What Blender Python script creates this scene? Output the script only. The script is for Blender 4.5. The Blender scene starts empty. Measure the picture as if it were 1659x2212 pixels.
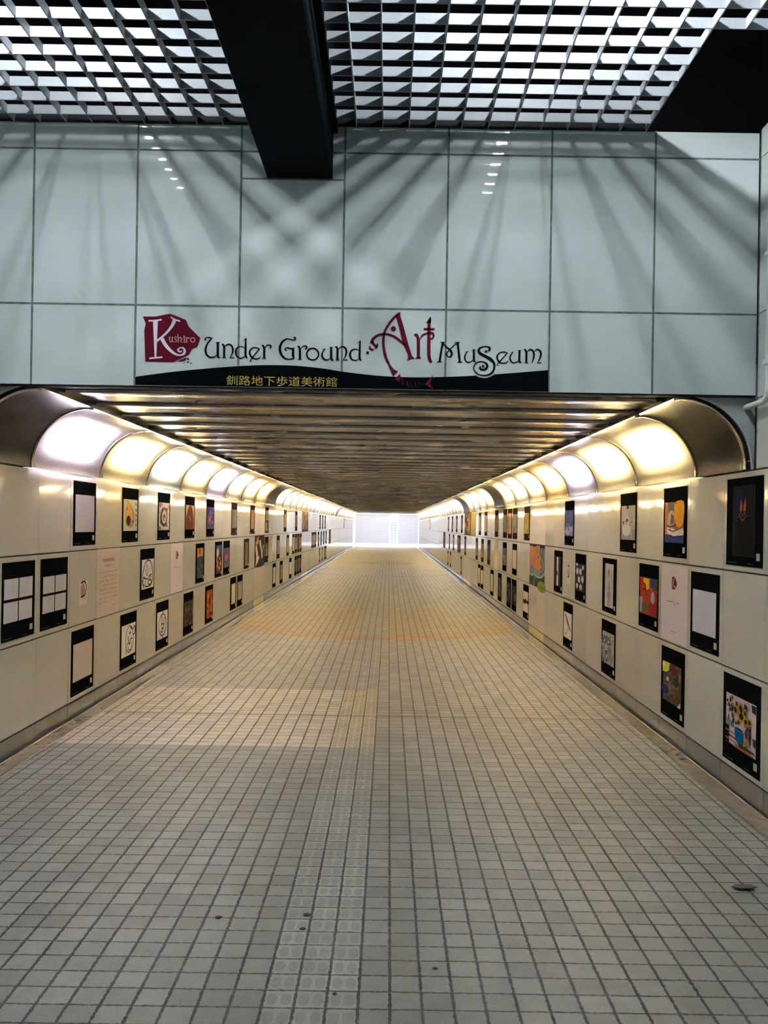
import bpy, bmesh, math, random
from mathutils import Vector
R = random.Random(7)
PI = math.pi
S = bpy.context.scene
C = S.collection

# ------------------------------------------------------------------ camera, exposure, light
FPX = 1800.0                       # focal length for the 1659 x 2212 frame
HC = 1.58                          # eye height
WL, WR = 2.495, 2.1164             # distance from the eye to the left and right wall
YH = 4.83                          # the header wall above the tunnel mouth
YEND = 58.0                        # tunnel end
YFAR = 71.0                        # wall with the shutters
ROLL = 0.016
cam = bpy.data.cameras.new('camera')
camo = bpy.data.objects.new('camera', cam); C.objects.link(camo)
camo.location = (0, 0, HC)
camo.rotation_mode = 'XYZ'
from mathutils import Matrix
camo.rotation_euler = (Matrix.Rotation(PI / 2, 3, 'X') @ Matrix.Rotation(ROLL, 3, 'Z')).to_euler()
cam.sensor_fit = 'VERTICAL'; cam.sensor_height = 24.0; cam.sensor_width = 18.0
cam.lens = 24.0 * FPX / 2212
cam.shift_x = (829.5 - 840) / 2212
cam.shift_y = (1133 - 1106) / 2212
cam.clip_start = 0.05; cam.clip_end = 300
S.camera = camo
S.view_settings.view_transform = 'Standard'
S.view_settings.look = 'None'
S.view_settings.gamma = 1.0
S.view_settings.use_curve_mapping = False
S.view_settings.exposure = 0.0
cy = S.cycles
cy.max_bounces = 7; cy.diffuse_bounces = 4; cy.glossy_bounces = 4
cy.transmission_bounces = 4; cy.transparent_max_bounces = 4
cy.caustics_reflective = False; cy.caustics_refractive = False
cy.sample_clamp_indirect = 0.0; cy.sample_clamp_direct = 0
cy.blur_glossy = 0.5
cy.use_denoising = True
try:
    cy.denoiser = 'OPENIMAGEDENOISE'
    cy.denoising_input_passes = 'RGB_ALBEDO_NORMAL'
    cy.denoising_prefilter = 'ACCURATE'
except Exception:
    pass
w = bpy.data.worlds.new('World'); S.world = w
w.use_nodes = True
w.node_tree.nodes['Background'].inputs[0].default_value = (0.5, 0.6, 0.75, 1)
w.node_tree.nodes['Background'].inputs[1].default_value = 0.02

LAMP_HALL = 260.0                  # radiance of the hall tubes
LAMP_COVE = 1280.0                   # radiance of the tubes behind the vaulted covers
DAY = 1000.0                        # daylight through the roof at the far end, W

def area(name, loc, rot, sx, sy, power, col):
    l = bpy.data.lights.new(name, 'AREA'); l.shape = 'RECTANGLE'; l.size = sx; l.size_y = sy
    l.energy = power; l.color = col
    o = bpy.data.objects.new(name, l); o.location = loc; o.rotation_euler = rot
    C.objects.link(o); return o
area('daylight_opening', (-0.2, (YEND + YFAR) / 2 + 0.3, 4.6), (0, 0, 0), 5.6, 11.5, DAY, (0.93, 0.95, 1.0))

# ------------------------------------------------------------------ node helper and materials
class G:
    def __init__(s, name):
        s.m = bpy.data.materials.new(name); s.m.use_nodes = True
        s.t = s.m.node_tree; s.t.nodes.clear()
        s.out = s.t.nodes.new('ShaderNodeOutputMaterial')
    def n(s, typ, **kw):
        nd = s.t.nodes.new(typ)
        for k, v in kw.items(): setattr(nd, k, v)
        return nd
    def put(s, sock, v):
        if hasattr(v, 'is_linked') or isinstance(v, bpy.types.NodeSocket): s.t.links.new(v, sock)
        elif isinstance(v, (tuple, list)) and len(v) == 3 and len(sock.default_value) == 4: sock.default_value = (*v, 1)
        else: sock.default_value = v
    def math(s, op, a, b=None, c=None):
        nd = s.n('ShaderNodeMath', operation=op)
        s.put(nd.inputs[0], a)
        if b is not None: s.put(nd.inputs[1], b)
        if c is not None: s.put(nd.inputs[2], c)
        return nd.outputs[0]
    def mix(s, f, a, b, typ='MIX'):
        nd = s.n('ShaderNodeMix', data_type='RGBA', blend_type=typ)
        s.put(nd.inputs[0], f); s.put(nd.inputs[6], a); s.put(nd.inputs[7], b)
        return nd.outputs[2]
    def xyz(s):
        tc = s.n('ShaderNodeTexCoord'); sp = s.n('ShaderNodeSeparateXYZ')
        s.t.links.new(tc.outputs['Object'], sp.inputs[0])
        return sp.outputs[0], sp.outputs[1], sp.outputs[2], tc.outputs['Object']
    def comb(s, a, b, c):
        nd = s.n('ShaderNodeCombineXYZ')
        for i, v in enumerate((a, b, c)): s.put(nd.inputs[i], v)
        return nd.outputs[0]
    def noise(s, vec, scale, detail=3, rough=0.5):
        nd = s.n('ShaderNodeTexNoise'); s.t.links.new(vec, nd.inputs['Vector'])
        nd.inputs['Scale'].default_value = scale; nd.inputs['Detail'].default_value = detail
        nd.inputs['Roughness'].default_value = rough
        return nd.outputs[0]
    def white(s, vec):
        nd = s.n('ShaderNodeTexWhiteNoise', noise_dimensions='3D'); s.t.links.new(vec, nd.inputs['Vector'])
        return nd.outputs[0], nd.outputs[1]
    def ramp(s, f, a, b, lo=0.0, hi=1.0):
        nd = s.n('ShaderNodeMapRange'); nd.inputs[1].default_value = lo; nd.inputs[2].default_value = hi
        s.put(nd.inputs[0], f); s.put(nd.inputs[3], a); s.put(nd.inputs[4], b)
        return nd.outputs[0]
    def bump(s, h, strength, dist):
        nd = s.n('ShaderNodeBump'); nd.inputs['Strength'].default_value = strength
        nd.inputs['Distance'].default_value = dist; s.t.links.new(h, nd.inputs['Height'])
        return nd.outputs[0]
    def bsdf(s, col, rough=0.5, metal=0.0, coat=0.0, coat_r=0.03, normal=None, spec=0.5):
        b = s.n('ShaderNodeBsdfPrincipled')
        s.put(b.inputs['Base Color'], col); s.put(b.inputs['Roughness'], rough)
        s.put(b.inputs['Metallic'], metal); s.put(b.inputs['Coat Weight'], coat)
        s.put(b.inputs['Coat Roughness'], coat_r); s.put(b.inputs['Specular IOR Level'], spec)
        if normal is not None: s.t.links.new(normal, b.inputs['Normal'])
        s.t.links.new(b.outputs[0], s.out.inputs[0])
        return b

def flat(name, col, rough=0.5, metal=0.0, coat=0.0, spec=0.5, grain=0.0, gscale=30):
    g = G(name); c = col
    if grain:
        _, _, _, v = g.xyz(); nz = g.noise(v, gscale, 4)
        c = g.mix(1.0, (*col, 1), g.comb(*[g.ramp(nz, 1 - grain, 1 + grain, 0.3, 0.7)] * 3), 'MULTIPLY')
    g.bsdf(c, rough, metal, coat, spec=spec)
    return g.m

def emit(name, col, strength):
    g = G(name); e = g.n('ShaderNodeEmission'); e.inputs[0].default_value = (*col, 1); e.inputs[1].default_value = strength
    g.t.links.new(e.outputs[0], g.out.inputs[0]); return g.m

def enamel(name, col, coat=0.65, var=0.06):
    g = G(name); x, y, z, v = g.xyz()
    nz = g.noise(v, 0.9, 3); n2 = g.noise(v, 9, 4)
    f = g.math('ADD', g.ramp(nz, 1 - var, 1 + var, 0.3, 0.7), g.ramp(n2, -var * .35, var * .35, 0.3, 0.7))
    c = g.mix(1.0, (*col, 1), g.comb(f, f, f), 'MULTIPLY')
    h = g.noise(v, 2.2, 2)
    b = g.bsdf(c, 0.42, 0.0, coat, 0.035, g.bump(h, 0.05, 0.02), spec=0.3); b.inputs['Coat IOR'].default_value = 1.36
    return g.m

M = {}
M['wall'] = enamel('beige_enamel_panel', (0.50, 0.485, 0.43))
M['pink'] = enamel('pink_enamel_panel', (0.60, 0.52, 0.46))
M['yellow'] = enamel('yellow_enamel_panel', (0.66, 0.58, 0.22))
M['skirt'] = flat('grey_skirting', (0.118, 0.122, 0.124), 0.3, coat=0.6, grain=0.12, gscale=60)
M['header'] = enamel('pale_grey_enamel', (0.56, 0.63, 0.64), var=0.04)
M['hallwall'] = enamel('pale_hall_enamel', (0.56, 0.61, 0.61))
M['joint'] = flat('black_joint', (0.012, 0.011, 0.01), 0.8)
M['jointbrown'] = flat('brown_joint', (0.11, 0.095, 0.075), 0.8)
M['sealant'] = flat('grey_sealant', (0.13, 0.165, 0.165), 0.7, grain=0.4, gscale=25)
M['cavity'] = flat('dark_cove_lining', (0.07, 0.066, 0.06), 0.8, spec=0.1)
M['black'] = flat('black_paint', (0.008, 0.010, 0.013), 0.6, spec=0.15)
M['void'] = flat('black_void', (0.004, 0.004, 0.005), 0.9, spec=0.0)
M['beam'] = flat('beam_black_paint', (0.004, 0.006, 0.008), 0.6, spec=0.02, grain=0.3)
M['blade'] = flat('grid_grey_paint', (0.29, 0.32, 0.35), 0.5)
M['fixture'] = flat('fixture_white', (0.7, 0.7, 0.7), 0.5)
M['spandrel'] = flat('pale_sheet_metal', (0.46, 0.50, 0.51), 0.4, coat=0.2, grain=0.08, gscale=6)
M['steel'] = flat('polished_steel', (0.42, 0.39, 0.36), 0.22, metal=1.0)
M['bracket'] = flat('bright_bracket', (0.8, 0.8, 0.78), 0.25, metal=0.6)
M['pipe'] = flat('white_pipe_paint', (0.72, 0.74, 0.74), 0.35)
M['gutter'] = flat('brown_gutter_stone', (0.23, 0.195, 0.165), 0.22, coat=0.5, grain=0.18, gscale=14)
M['strip'] = flat('gutter_metal_strip', (0.7, 0.66, 0.58), 0.3, metal=1.0)
M['board'] = flat('poster_black', (0.007, 0.0075, 0.0075), 0.6, spec=0.0)
M['brownboard'] = flat('poster_brown', (0.05, 0.028, 0.022), 0.6, spec=0.0)
M['paper'] = flat('white_paper', (0.70, 0.66, 0.68), 0.6)
M['tag'] = flat('pale_tag', (0.40, 0.40, 0.39), 0.6)
M['shutter'] = flat('shutter_paint', (0.47, 0.45, 0.48), 0.4)
M['farwall'] = flat('far_wall_paint', (0.75, 0.75, 0.77), 0.6)
M['leafmat'] = flat('dry_leaf', (0.10, 0.09, 0.075), 0.7, grain=0.4, gscale=80)
M['gum'] = flat('black_gum', (0.012, 0.012, 0.012), 0.6)
M['glassday'] = emit('daylit_pane', (0.72, 0.80, 1.0), 1.05)
M['tube_hall'] = emit('hall_tube', (0.93, 0.97, 0.98), LAMP_HALL)

def art_material():
    g = G('printed_picture'); a = g.n('ShaderNodeAttribute', attribute_name='Col')
    g.bsdf(a.outputs[0], 0.6, spec=0.03); return g.m
M['art'] = art_material()

def cover_material():
    g = G('smoked_translucent_cover'); x, y, z, v = g.xyz()
    st = g.comb(g.math('MULTIPLY', x, 40), g.math('MULTIPLY', y, 3), g.math('MULTIPLY', z, 40))
    nz = g.noise(st, 3.0, 4, 0.7)
    k = g.ramp(nz, 0.86, 1.12, 0.3, 0.7)
    tr = g.n('ShaderNodeBsdfTranslucent'); g.put(tr.inputs[0], g.mix(1.0, (0.40, 0.365, 0.31, 1), g.comb(k, k, k), 'MULTIPLY'))
    pr = g.n('ShaderNodeBsdfPrincipled')
    g.put(pr.inputs['Base Color'], (0.055, 0.047, 0.042)); pr.inputs['Roughness'].default_value = 0.33
    pr.inputs['Metallic'].default_value = 0.0
    pr.inputs['Coat Weight'].default_value = 0.3; pr.inputs['Coat Roughness'].default_value = 0.1
    mx = g.n('ShaderNodeMixShader'); mx.inputs[0].default_value = 0.42
    g.t.links.new(tr.outputs[0], mx.inputs[1]); g.t.links.new(pr.outputs[0], mx.inputs[2])
    g.t.links.new(mx.outputs[0], g.out.inputs[0])
    return g.m
M['cover'] = cover_material()

def ceiling_material():
    g = G('brushed_ceiling_slats'); x, y, z, v = g.xyz()
    st = g.comb(g.math('MULTIPLY', x, 0.55), g.math('MULTIPLY', y, 1.0), 0.0)
    wav = g.noise(st, 2.4, 3)
    st2 = g.comb(g.math('MULTIPLY', x, 2.0), g.math('MULTIPLY', y, 90.0), 0.0)
    fine = g.noise(st2, 1.0, 2)
    c = g.mix(g.ramp(fine, 0, 1, 0.35, 0.65), (0.215, 0.212, 0.212, 1), (0.30, 0.297, 0.294, 1))
    g.bsdf(c, g.ramp(wav, 0.20, 0.31, 0.3, 0.7), 0.9, 0.0)
    return g.m
M['slat'] = ceiling_material()

def floor_material():
    g = G('paver_floor'); x, y, z, v = g.xyz()
    PX, PY = 0.1050, 0.1020
    X0, Y0 = -0.0765, 2.714
    tx = g.math('DIVIDE', g.math('SUBTRACT', x, X0), PX); ty = g.math('DIVIDE', g.math('SUBTRACT', y, Y0), PY)
    ix = g.math('FLOOR', tx); iy = g.math('FLOOR', ty)
    fx = g.math('SUBTRACT', tx, ix); fy = g.math('SUBTRACT', ty, iy)
    rag = g.noise(v, 55, 3)
    wob = g.ramp(rag, -0.025, 0.025, 0.3, 0.7)
    dx = g.math('ADD', g.math('ABSOLUTE', g.math('SUBTRACT', fx, 0.5)), wob)
    dy = g.math('ADD', g.math('ABSOLUTE', g.math('SUBTRACT', fy, 0.5)), wob)
    jx = g.ramp(dx, 0.0, 1.0, 0.440, 0.462); jy = g.ramp(dy, 0.0, 1.0, 0.450, 0.472)
    joint = g.math('MAXIMUM', jx, g.math('MULTIPLY', jy, 0.92))
    idv = g.comb(ix, iy, 0.0)
    wv, wc = g.white(idv)
    def inr(a, lo, hi): return g.math('MULTIPLY', g.math('GREATER_THAN', a, lo), g.math('LESS_THAN', a, hi))
    def rad(cx, cy_):
        a = g.math('SUBTRACT', x, cx); b = g.math('SUBTRACT', y, cy_)
        return g.math('SQRT', g.math('ADD', g.math('MULTIPLY', a, a), g.math('MULTIPLY', b, b)))
    base = (0.300, 0.298, 0.284, 1)
    big = g.noise(v, 0.6, 3)
    col = g.mix(g.ramp(big, 0, 1, 0.35, 0.65), base, (0.325, 0.317, 0.300, 1))
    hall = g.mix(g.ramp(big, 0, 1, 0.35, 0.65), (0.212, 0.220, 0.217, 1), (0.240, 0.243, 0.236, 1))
    col = g.mix(g.ramp(y, 0, 1, 4.8, 7.4), hall, col)  # tiles darken towards the eye: the dimmer hall light is put into the colour
    tact = inr(x, -0.392, -0.0765)
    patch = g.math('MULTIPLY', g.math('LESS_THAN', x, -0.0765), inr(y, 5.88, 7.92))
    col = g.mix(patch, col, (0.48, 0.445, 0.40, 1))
    tcol = g.mix(patch, g.mix(g.ramp(y, 0, 1, 4.8, 7.4), (0.315, 0.322, 0.312, 1), (0.37, 0.36, 0.335, 1)), (0.50, 0.455, 0.33, 1))  # guide tiles carry the same painted dimming on the hall side
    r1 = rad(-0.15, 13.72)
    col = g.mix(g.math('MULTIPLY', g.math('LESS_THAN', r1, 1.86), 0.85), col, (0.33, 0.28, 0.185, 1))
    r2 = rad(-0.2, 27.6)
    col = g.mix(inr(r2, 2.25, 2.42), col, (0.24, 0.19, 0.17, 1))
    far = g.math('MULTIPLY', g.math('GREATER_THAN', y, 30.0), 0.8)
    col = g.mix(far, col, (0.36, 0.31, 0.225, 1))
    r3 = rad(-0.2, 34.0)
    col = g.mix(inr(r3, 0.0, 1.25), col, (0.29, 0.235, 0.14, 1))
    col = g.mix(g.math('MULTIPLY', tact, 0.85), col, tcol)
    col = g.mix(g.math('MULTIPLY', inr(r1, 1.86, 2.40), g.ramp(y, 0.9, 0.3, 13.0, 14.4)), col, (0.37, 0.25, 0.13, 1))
    # per tile tone and grain
    tone = g.math('ADD', g.ramp(wv, 0.86, 1.12), g.ramp(g.noise(v, 160, 3), -0.14, 0.14, 0.3, 0.7))
    tone = g.math('MULTIPLY', tone, g.ramp(g.noise(v, 12, 4), 0.90, 1.08, 0.3, 0.7))
    col = g.mix(1.0, col, g.comb(tone, tone, g.math('MULTIPLY', tone, 0.99)), 'MULTIPLY')
    jc = g.mix(g.ramp(g.noise(v, 3, 3), 0, 1, 0.4, 0.6), (0.048, 0.047, 0.046, 1), (0.085, 0.08, 0.074, 1))
    jc = g.mix(g.ramp(y, 0, 1, 4.0, 8.0), jc, (0.135, 0.105, 0.075, 1))
    col = g.mix(joint, col, jc)
    exp = g.math('LESS_THAN', g.math('ABSOLUTE', g.math('SUBTRACT', y, 6.86)), 0.011)
    col = g.mix(g.math('MULTIPLY', exp, 0.85), col, (0.055, 0.03, 0.024, 1))
    # raised pads of the guide tiles
    ax = g.math('ABSOLUTE', g.math('SUBTRACT', g.math('ABSOLUTE', g.math('SUBTRACT', fx, 0.5)), 0.22))
    e1 = g.math('DIVIDE', ax, 0.165); e2 = g.math('DIVIDE', g.math('SUBTRACT', fy, 0.5), 0.34)
    e = g.math('ADD', g.math('POWER', e1, 2.0), g.math('POWER', g.math('ABSOLUTE', e2), 3.0))
    pad = g.math('MULTIPLY', tact, g.ramp(e, 1.0, 0.0, 0.75, 1.1))
    col = g.mix(g.math('MULTIPLY', pad, 0.5), col, (0.16, 0.163, 0.158, 1))
    hgt = g.math('ADD', g.math('SUBTRACT', 1.0, joint), g.math('MULTIPLY', pad, 0.9))
    hgt = g.math('ADD', hgt, g.math('MULTIPLY', g.noise(v, 140, 3), 0.25))
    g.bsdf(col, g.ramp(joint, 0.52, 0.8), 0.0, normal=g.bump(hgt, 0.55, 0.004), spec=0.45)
    return g.m
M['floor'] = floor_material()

# ------------------------------------------------------------------ mesh helpers
def obj(name, bm, mats, parent=None, smooth=False):
    me = bpy.data.meshes.new(name); bm.to_mesh(me); bm.free()
    for m in (mats if isinstance(mats, (list, tuple)) else [mats]): me.materials.append(M[m] if isinstance(m, str) else m)
    if smooth:
        for p in me.polygons: p.use_smooth = True
    o = bpy.data.objects.new(name, me); C.objects.link(o)
    if parent is not None: o.parent = parent
    return o
def struct(o):
    o['kind'] = 'structure'; return o
def tag(o, label, cat, group=None):
    o['label'] = label; o['category'] = cat
    if group: o['group'] = group
    return o
def thing(name, label, cat, loc=(0, 0, 0), rz=0.0, group=None):
    o = bpy.data.objects.new(name, None); C.objects.link(o)
    o.location = loc; o.rotation_euler = (0, 0, rz); o.empty_display_size = 0.1
    return tag(o, label, cat, group)
def box(bm, x0, x1, y0, y1, z0, z1, mi=0):
    vs = [bm.verts.new(p) for p in ((x0,y0,z0),(x1,y0,z0),(x1,y1,z0),(x0,y1,z0),(x0,y0,z1),(x1,y0,z1),(x1,y1,z1),(x0,y1,z1))]
    for f in ((0,3,2,1),(4,5,6,7),(0,1,5,4),(1,2,6,5),(2,3,7,6),(3,0,4,7)):
        fc = bm.faces.new([vs[i] for i in f]); fc.material_index = mi
def NB(): return bmesh.new()
def tube(bm, path, r, n=8, mi=0, caps=True):
    rings = []
    P = [Vector(p) for p in path]
    for i, p in enumerate(P):
        d = (P[min(i+1, len(P)-1)] - P[max(i-1, 0)]).normalized()
        a = d.cross(Vector((0, 0, 1)) if abs(d.z) < 0.9 else Vector((1, 0, 0))).normalized(); b = d.cross(a)
        rings.append([bm.verts.new(p + a * (r * math.cos(2*PI*k/n)) + b * (r * math.sin(2*PI*k/n))) for k in range(n)])
    for i in range(len(rings) - 1):
        for k in range(n):
            f = bm.faces.new((rings[i][k], rings[i][(k+1) % n], rings[i+1][(k+1) % n], rings[i+1][k])); f.material_index = mi; f.smooth = True
    if caps:
        bm.faces.new(rings[0]); bm.faces.new(rings[-1][::-1])

# ------------------------------------------------------------------ floor, gutters
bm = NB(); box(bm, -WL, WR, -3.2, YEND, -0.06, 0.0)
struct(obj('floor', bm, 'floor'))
bm = NB(); box(bm, -3.4, 3.2, YEND, YFAR + 0.3, -0.06, 0.0)
struct(obj('floor_far_hall', bm, 'farwall'))
for nm, s, W in (('trim_1', -1, WL), ('trim_2', 1, WR)):
    bm = NB()
    a, b = s * (W - 0.034), s * (W - 0.158)
    box(bm, min(a, b), max(a, b), -3.2, YEND, 0.0, 0.006, 0)
    for q in (W - 0.032, W - 0.160):
        box(bm, s * q - 0.003, s * q + 0.003, -3.2, YEND, 0.0, 0.009, 1)
    a, b = s * (W - 0.001), s * (W - 0.031)
    box(bm, min(a, b), max(a, b), -3.2, YEND, 0.0, 0.003, 2)
    struct(obj(nm, bm, ['gutter', 'strip', 'joint']))

# ------------------------------------------------------------------ panelled side walls
ZP = [0.1285, 0.7285, 1.3285, 1.932]
YJ = {-1: 6.532, 1: 6.46}
ACC = {-1: [(15, 16), (29, 31)], 1: [(8, 9), (25, 27)]}      # columns with pink panels and a yellow foot
def side_wall(name, s, W):
    bm = NB(); T = 0.02
    k0 = -16; k1 = int((YEND - YJ[s]) / 0.6)
    pinks = [q for a in ACC[s] for q in range(a[0], a[1] + 1)]
    for k in range(k0, k1 + 1):
        y0 = YJ[s] + 0.6 * k; y1 = min(y0 + 0.6, YEND)
        g0 = 0.0042 if k % 2 == 0 and k < 2 else 0.0019
        g1 = 0.0042 if (k + 1) % 2 == 0 and k + 1 < 2 else 0.0019
        for r in range(3):
            z0, z1 = ZP[r] + 0.0050, ZP[r+1] - 0.0050
            a, b = s * W, s * (W + T)
            mi = 1 if (k in pinks and r != 1) else 0
            box(bm, min(a, b), max(a, b), y0 + g0, y1 - g1, z0, z1, mi)
    a, b = s * (W + T - 0.008), s * (W + T + 0.03)
    box(bm, min(a, b), max(a, b), YJ[s] + 0.6 * k0, YEND, 0.0, 1.93, 2)
    return struct(obj(name, bm, ['wall', 'pink', 'joint']))
def skirting(name, s, W):
    bm = NB(); k0 = -16; k1 = int((YEND - YJ[s]) / 0.6)
    pinks = [q for a in ACC[s] for q in range(a[0], a[1] + 1)]
    for k in range(k0, k1 + 1):
        y0 = YJ[s] + 0.6 * k; y1 = min(y0 + 0.6, YEND)
        a, b = s * W, s * (W + 0.012)
        box(bm, min(a, b), max(a, b), y0 + 0.0026, y1 - 0.0026, 0.004, 0.1240, 1 if k in pinks else 0)
    return struct(obj(name, bm, ['skirt', 'yellow']))
side_wall('wall_left', -1, WL); side_wall('wall_right', 1, WR)
skirting('baseboard_left', -1, WL); skirting('baseboard_right', 1, WR)

# upper side walls of the entrance hall, in front of the header
ZH = [1.936, 2.345, 2.83, 3.729, 3.90]
for nm, s, W in (('wall_left_upper', -1, WL), ('wall_right_upper', 1, WR)):
    bm = NB()
    for i in range(4):
        for k in range(13):
            y1 = YH - 0.02 - 0.6 * k; y0 = max(y1 - 0.6, -3.2)
            a, b = s * W, s * (W + 0.02)
            box(bm, min(a, b), max(a, b), y0 + 0.003, y1 - 0.003, ZH[i] + 0.003, ZH[i+1] - 0.003, 0)
    a, b = s * (W + 0.004), s * (W + 0.05)
    box(bm, min(a, b), max(a, b), -3.2, YH, 1.934, 3.90, 1)
    struct(obj(nm, bm, ['hallwall', 'sealant']))
bm = NB(); box(bm, -WL, WR, -3.3, -3.2, 0, 3.9); struct(obj('wall_back', bm, 'hallwall'))

# ------------------------------------------------------------------ header wall above the tunnel mouth
XJ = [-WL, -2.0876, -1.4876, -0.8876, -0.2876, 0.3124, 0.9124, 1.5124, WR]
BX0, BX1, BZ = -0.735, -0.362, 3.578          # the black beam
ZT = 3.885
def header():
    bm = NB(); g = 0.004
    for i in range(8):
        x0, x1 = XJ[i] + g, XJ[i+1] - g
        rows = [(2.362, 2.83), (2.83, 3.729), (3.729, ZT)]
        if i == 3: rows = [(2.362, 2.83), (2.83, 3.572)]
        for z0, z1 in rows:
            box(bm, x0, x1, YH, YH + 0.03, z0 + (0 if z0 < 2.4 else g), z1 - g, 0)
    for x0, x1 in ((XJ[3] + g, BX0 - 0.004), (BX1 + 0.004, XJ[4] - g)):
        box(bm, x0, x1, YH, YH + 0.03, 3.572 + g, 3.729 - g, 0)
        box(bm, x0, x1, YH, YH + 0.03, 3.729 + g, ZT - g, 0)
    # sealant lines, a touch proud of the panels
    for x in XJ[1:-1]:
        box(bm, x - 0.0055, x + 0.0055, YH - 0.0018, YH + 0.02, 2.364, ZT, 1)
    def hz(z, a, b): box(bm, a, b, YH - 0.0016, YH + 0.02, z - 0.0050, z + 0.0050, 1)
    hz(2.83, -WL, WR); hz(3.729, -WL, BX0); hz(3.729, BX1, WR); hz(3.572, XJ[3], XJ[4])
    box(bm, -WL, WR, YH + 0.03, YH + 0.13, 2.366, 3.9, 2)
    return struct(obj('wall_front', bm, ['header', 'sealant', 'void']))
header()
# black angle where the header meets the open ceiling, and the thin shadow edge under the header
bm = NB(); box(bm, -WL, 1.475, YH - 0.03, YH + 0.0, ZT - 0.003, ZT + 0.025)
struct(obj('trim_3', bm, 'black'))

# ------------------------------------------------------------------ black beam and black upper void
bm = NB(); box(bm, BX0, BX1, -3.2, YH + 0.1, BZ, 4.9)
box(bm, BX1 - 0.001, BX1 + 0.03, -3.2, YH + 0.02, 3.84, 3.93)
struct(obj('beam', bm, 'beam'))
bm = NB()
box(bm, -WL - 0.05, WR + 0.05, -3.3, YH + 0.13, 4.90, 4.95)
box(bm, -WL - 0.05, WR + 0.05, YH + 0.03, YH + 0.13, 3.90, 4.90)
box(bm, -WL - 0.05, WR + 0.05, -3.3, -3.2, 3.90, 4.90)
box(bm, -WL - 0.05, -WL, -3.3, YH + 0.1, 3.90, 4.90)
box(bm, WR, WR + 0.05, -3.3, YH + 0.1, 3.90, 4.90)
struct(obj('ceiling_void', bm, 'void'))

# ------------------------------------------------------------------ eggcrate grids
def grid(name, xs, ylast, label, extra=None):
    t = thing(name, label, 'ceiling grid', ((xs[0] + xs[-1]) / 2, 2.0, 3.867), group='eggcrate ceiling grids')
    ox, oy, oz = t.location
    bl = NB(); bc = NB()
    ys = [4.705 - 0.15 * k for k in range(50)]; ys = [y for y in ys if y > -2.6]
    x0, x1 = xs[0] - 0.03, xs[-1]
    for i, x in enumerate(xs):
        ye = 4.80 if (extra is None or x < 1.50) else 3.81
        box(bl, x - 0.003 - ox, x + 0.003 - ox, -2.6 - oy, ye - oy, 0.0005, 0.0495)
    for y in ys:
        xe = x1 if (extra is None or y < extra + 0.01) else 1.447
        box(bc, x0 - ox, xe - ox, y - 0.003 - oy, y + 0.003 - oy, 0.0, 0.05)
    obj('lengthwise_blades', bl, 'blade', t); obj('crosswise_blades', bc, 'blade', t)
    return t
grid('ceiling_grid', [-2.494 + 0.1503 * k for k in range(12)], None,
     'dark eggcrate ceiling grid between the side wall and the black beam')
grid('ceiling_grid', [-0.372] + [-0.2224 + 0.1515 * k for k in range(16)], None,
     'dark eggcrate ceiling grid with a square black opening at its far outer corner', 3.935)

# ------------------------------------------------------------------ tubes above the grids
def fixture(x, y, label):
    t = thing('fluorescent_fixture', label, 'ceiling lamp', (x, y, 4.36), group='strip lamps above the grid')
    b = NB(); box(b, -0.11, 0.11, -0.62, 0.62, 0.05, 0.075); box(b, -0.04, 0.04, -0.62, 0.62, 0.0, 0.05)
    obj('housing', b, 'fixture', t)
    for dx in (-0.03, 0.03):
        b = NB(); tube(b, [(dx, -0.58, -0.02), (dx, 0.58, -0.02)], 0.014, 8)
        obj('tube', b, 'tube_hall', t)
        for e in (-0.591, 0.591):
            b = NB(); box(b, dx - 0.014, dx + 0.014, e - 0.009, e + 0.009, -0.035, 0.05); obj('lamp_holder', b, 'fixture', t)
for x, side in ((-1.75, 'between the side wall and the black beam'), (0.78, 'over the grid with the black opening')):
    for y, w in ((3.25, 'close to the header'),):
        fixture(x, y, f'twin fluorescent lamp {side}, {w}')

# ------------------------------------------------------------------ tunnel ceiling of metal slats
def slats():
    bm = NB(); xa, xb = -(WL - 0.40), WR - 0.40
    y = 4.90; Z = 2.392; i = 0
    while y < YEND:
        wd = 0.205 if i % 2 else 0.355
        y1 = min(y + wd, YEND); g = 0.016
        sag = R.uniform(-0.002, 0.002)
        if i % 2 == 0: prof = [(y + g, Z + 0.06), (y + g, Z + sag), ((y + y1) / 2, Z - 0.004 + sag), (y1 - 0.060, Z)] + [(y1 - 0.040 - 0.022 * math.cos(a), Z + 0.002 - 0.020 * math.sin(a)) for a in (0.25, 0.7, 1.2, 1.57, 2.0, 2.5, 2.9)] + [(y1 - g, Z + 0.06)]
        else: prof = [(y + g, Z + 0.06), (y + g, Z + sag), ((y + y1) / 2, Z - 0.003 + sag), (y1 - g * 0.5, Z - 0.002), (y1 - g * 0.5, Z + 0.06)]
        n = 6; rows = []
        for q in range(n + 1):
            x = xa + (xb - xa) * q / n; dz = R.uniform(-0.0007, 0.0007)
            rows.append([bm.verts.new((x, p[0], p[1] + dz)) for p in prof])
        for q in range(n):
            for j in range(len(prof) - 1):
                bm.faces.new((rows[q][j], rows[q][j+1], rows[q+1][j+1], rows[q+1][j])).smooth = 4 <= j <= 9
        y = y1; i += 1
    return struct(obj('ceiling', bm, ['slat']))
slats()
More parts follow.
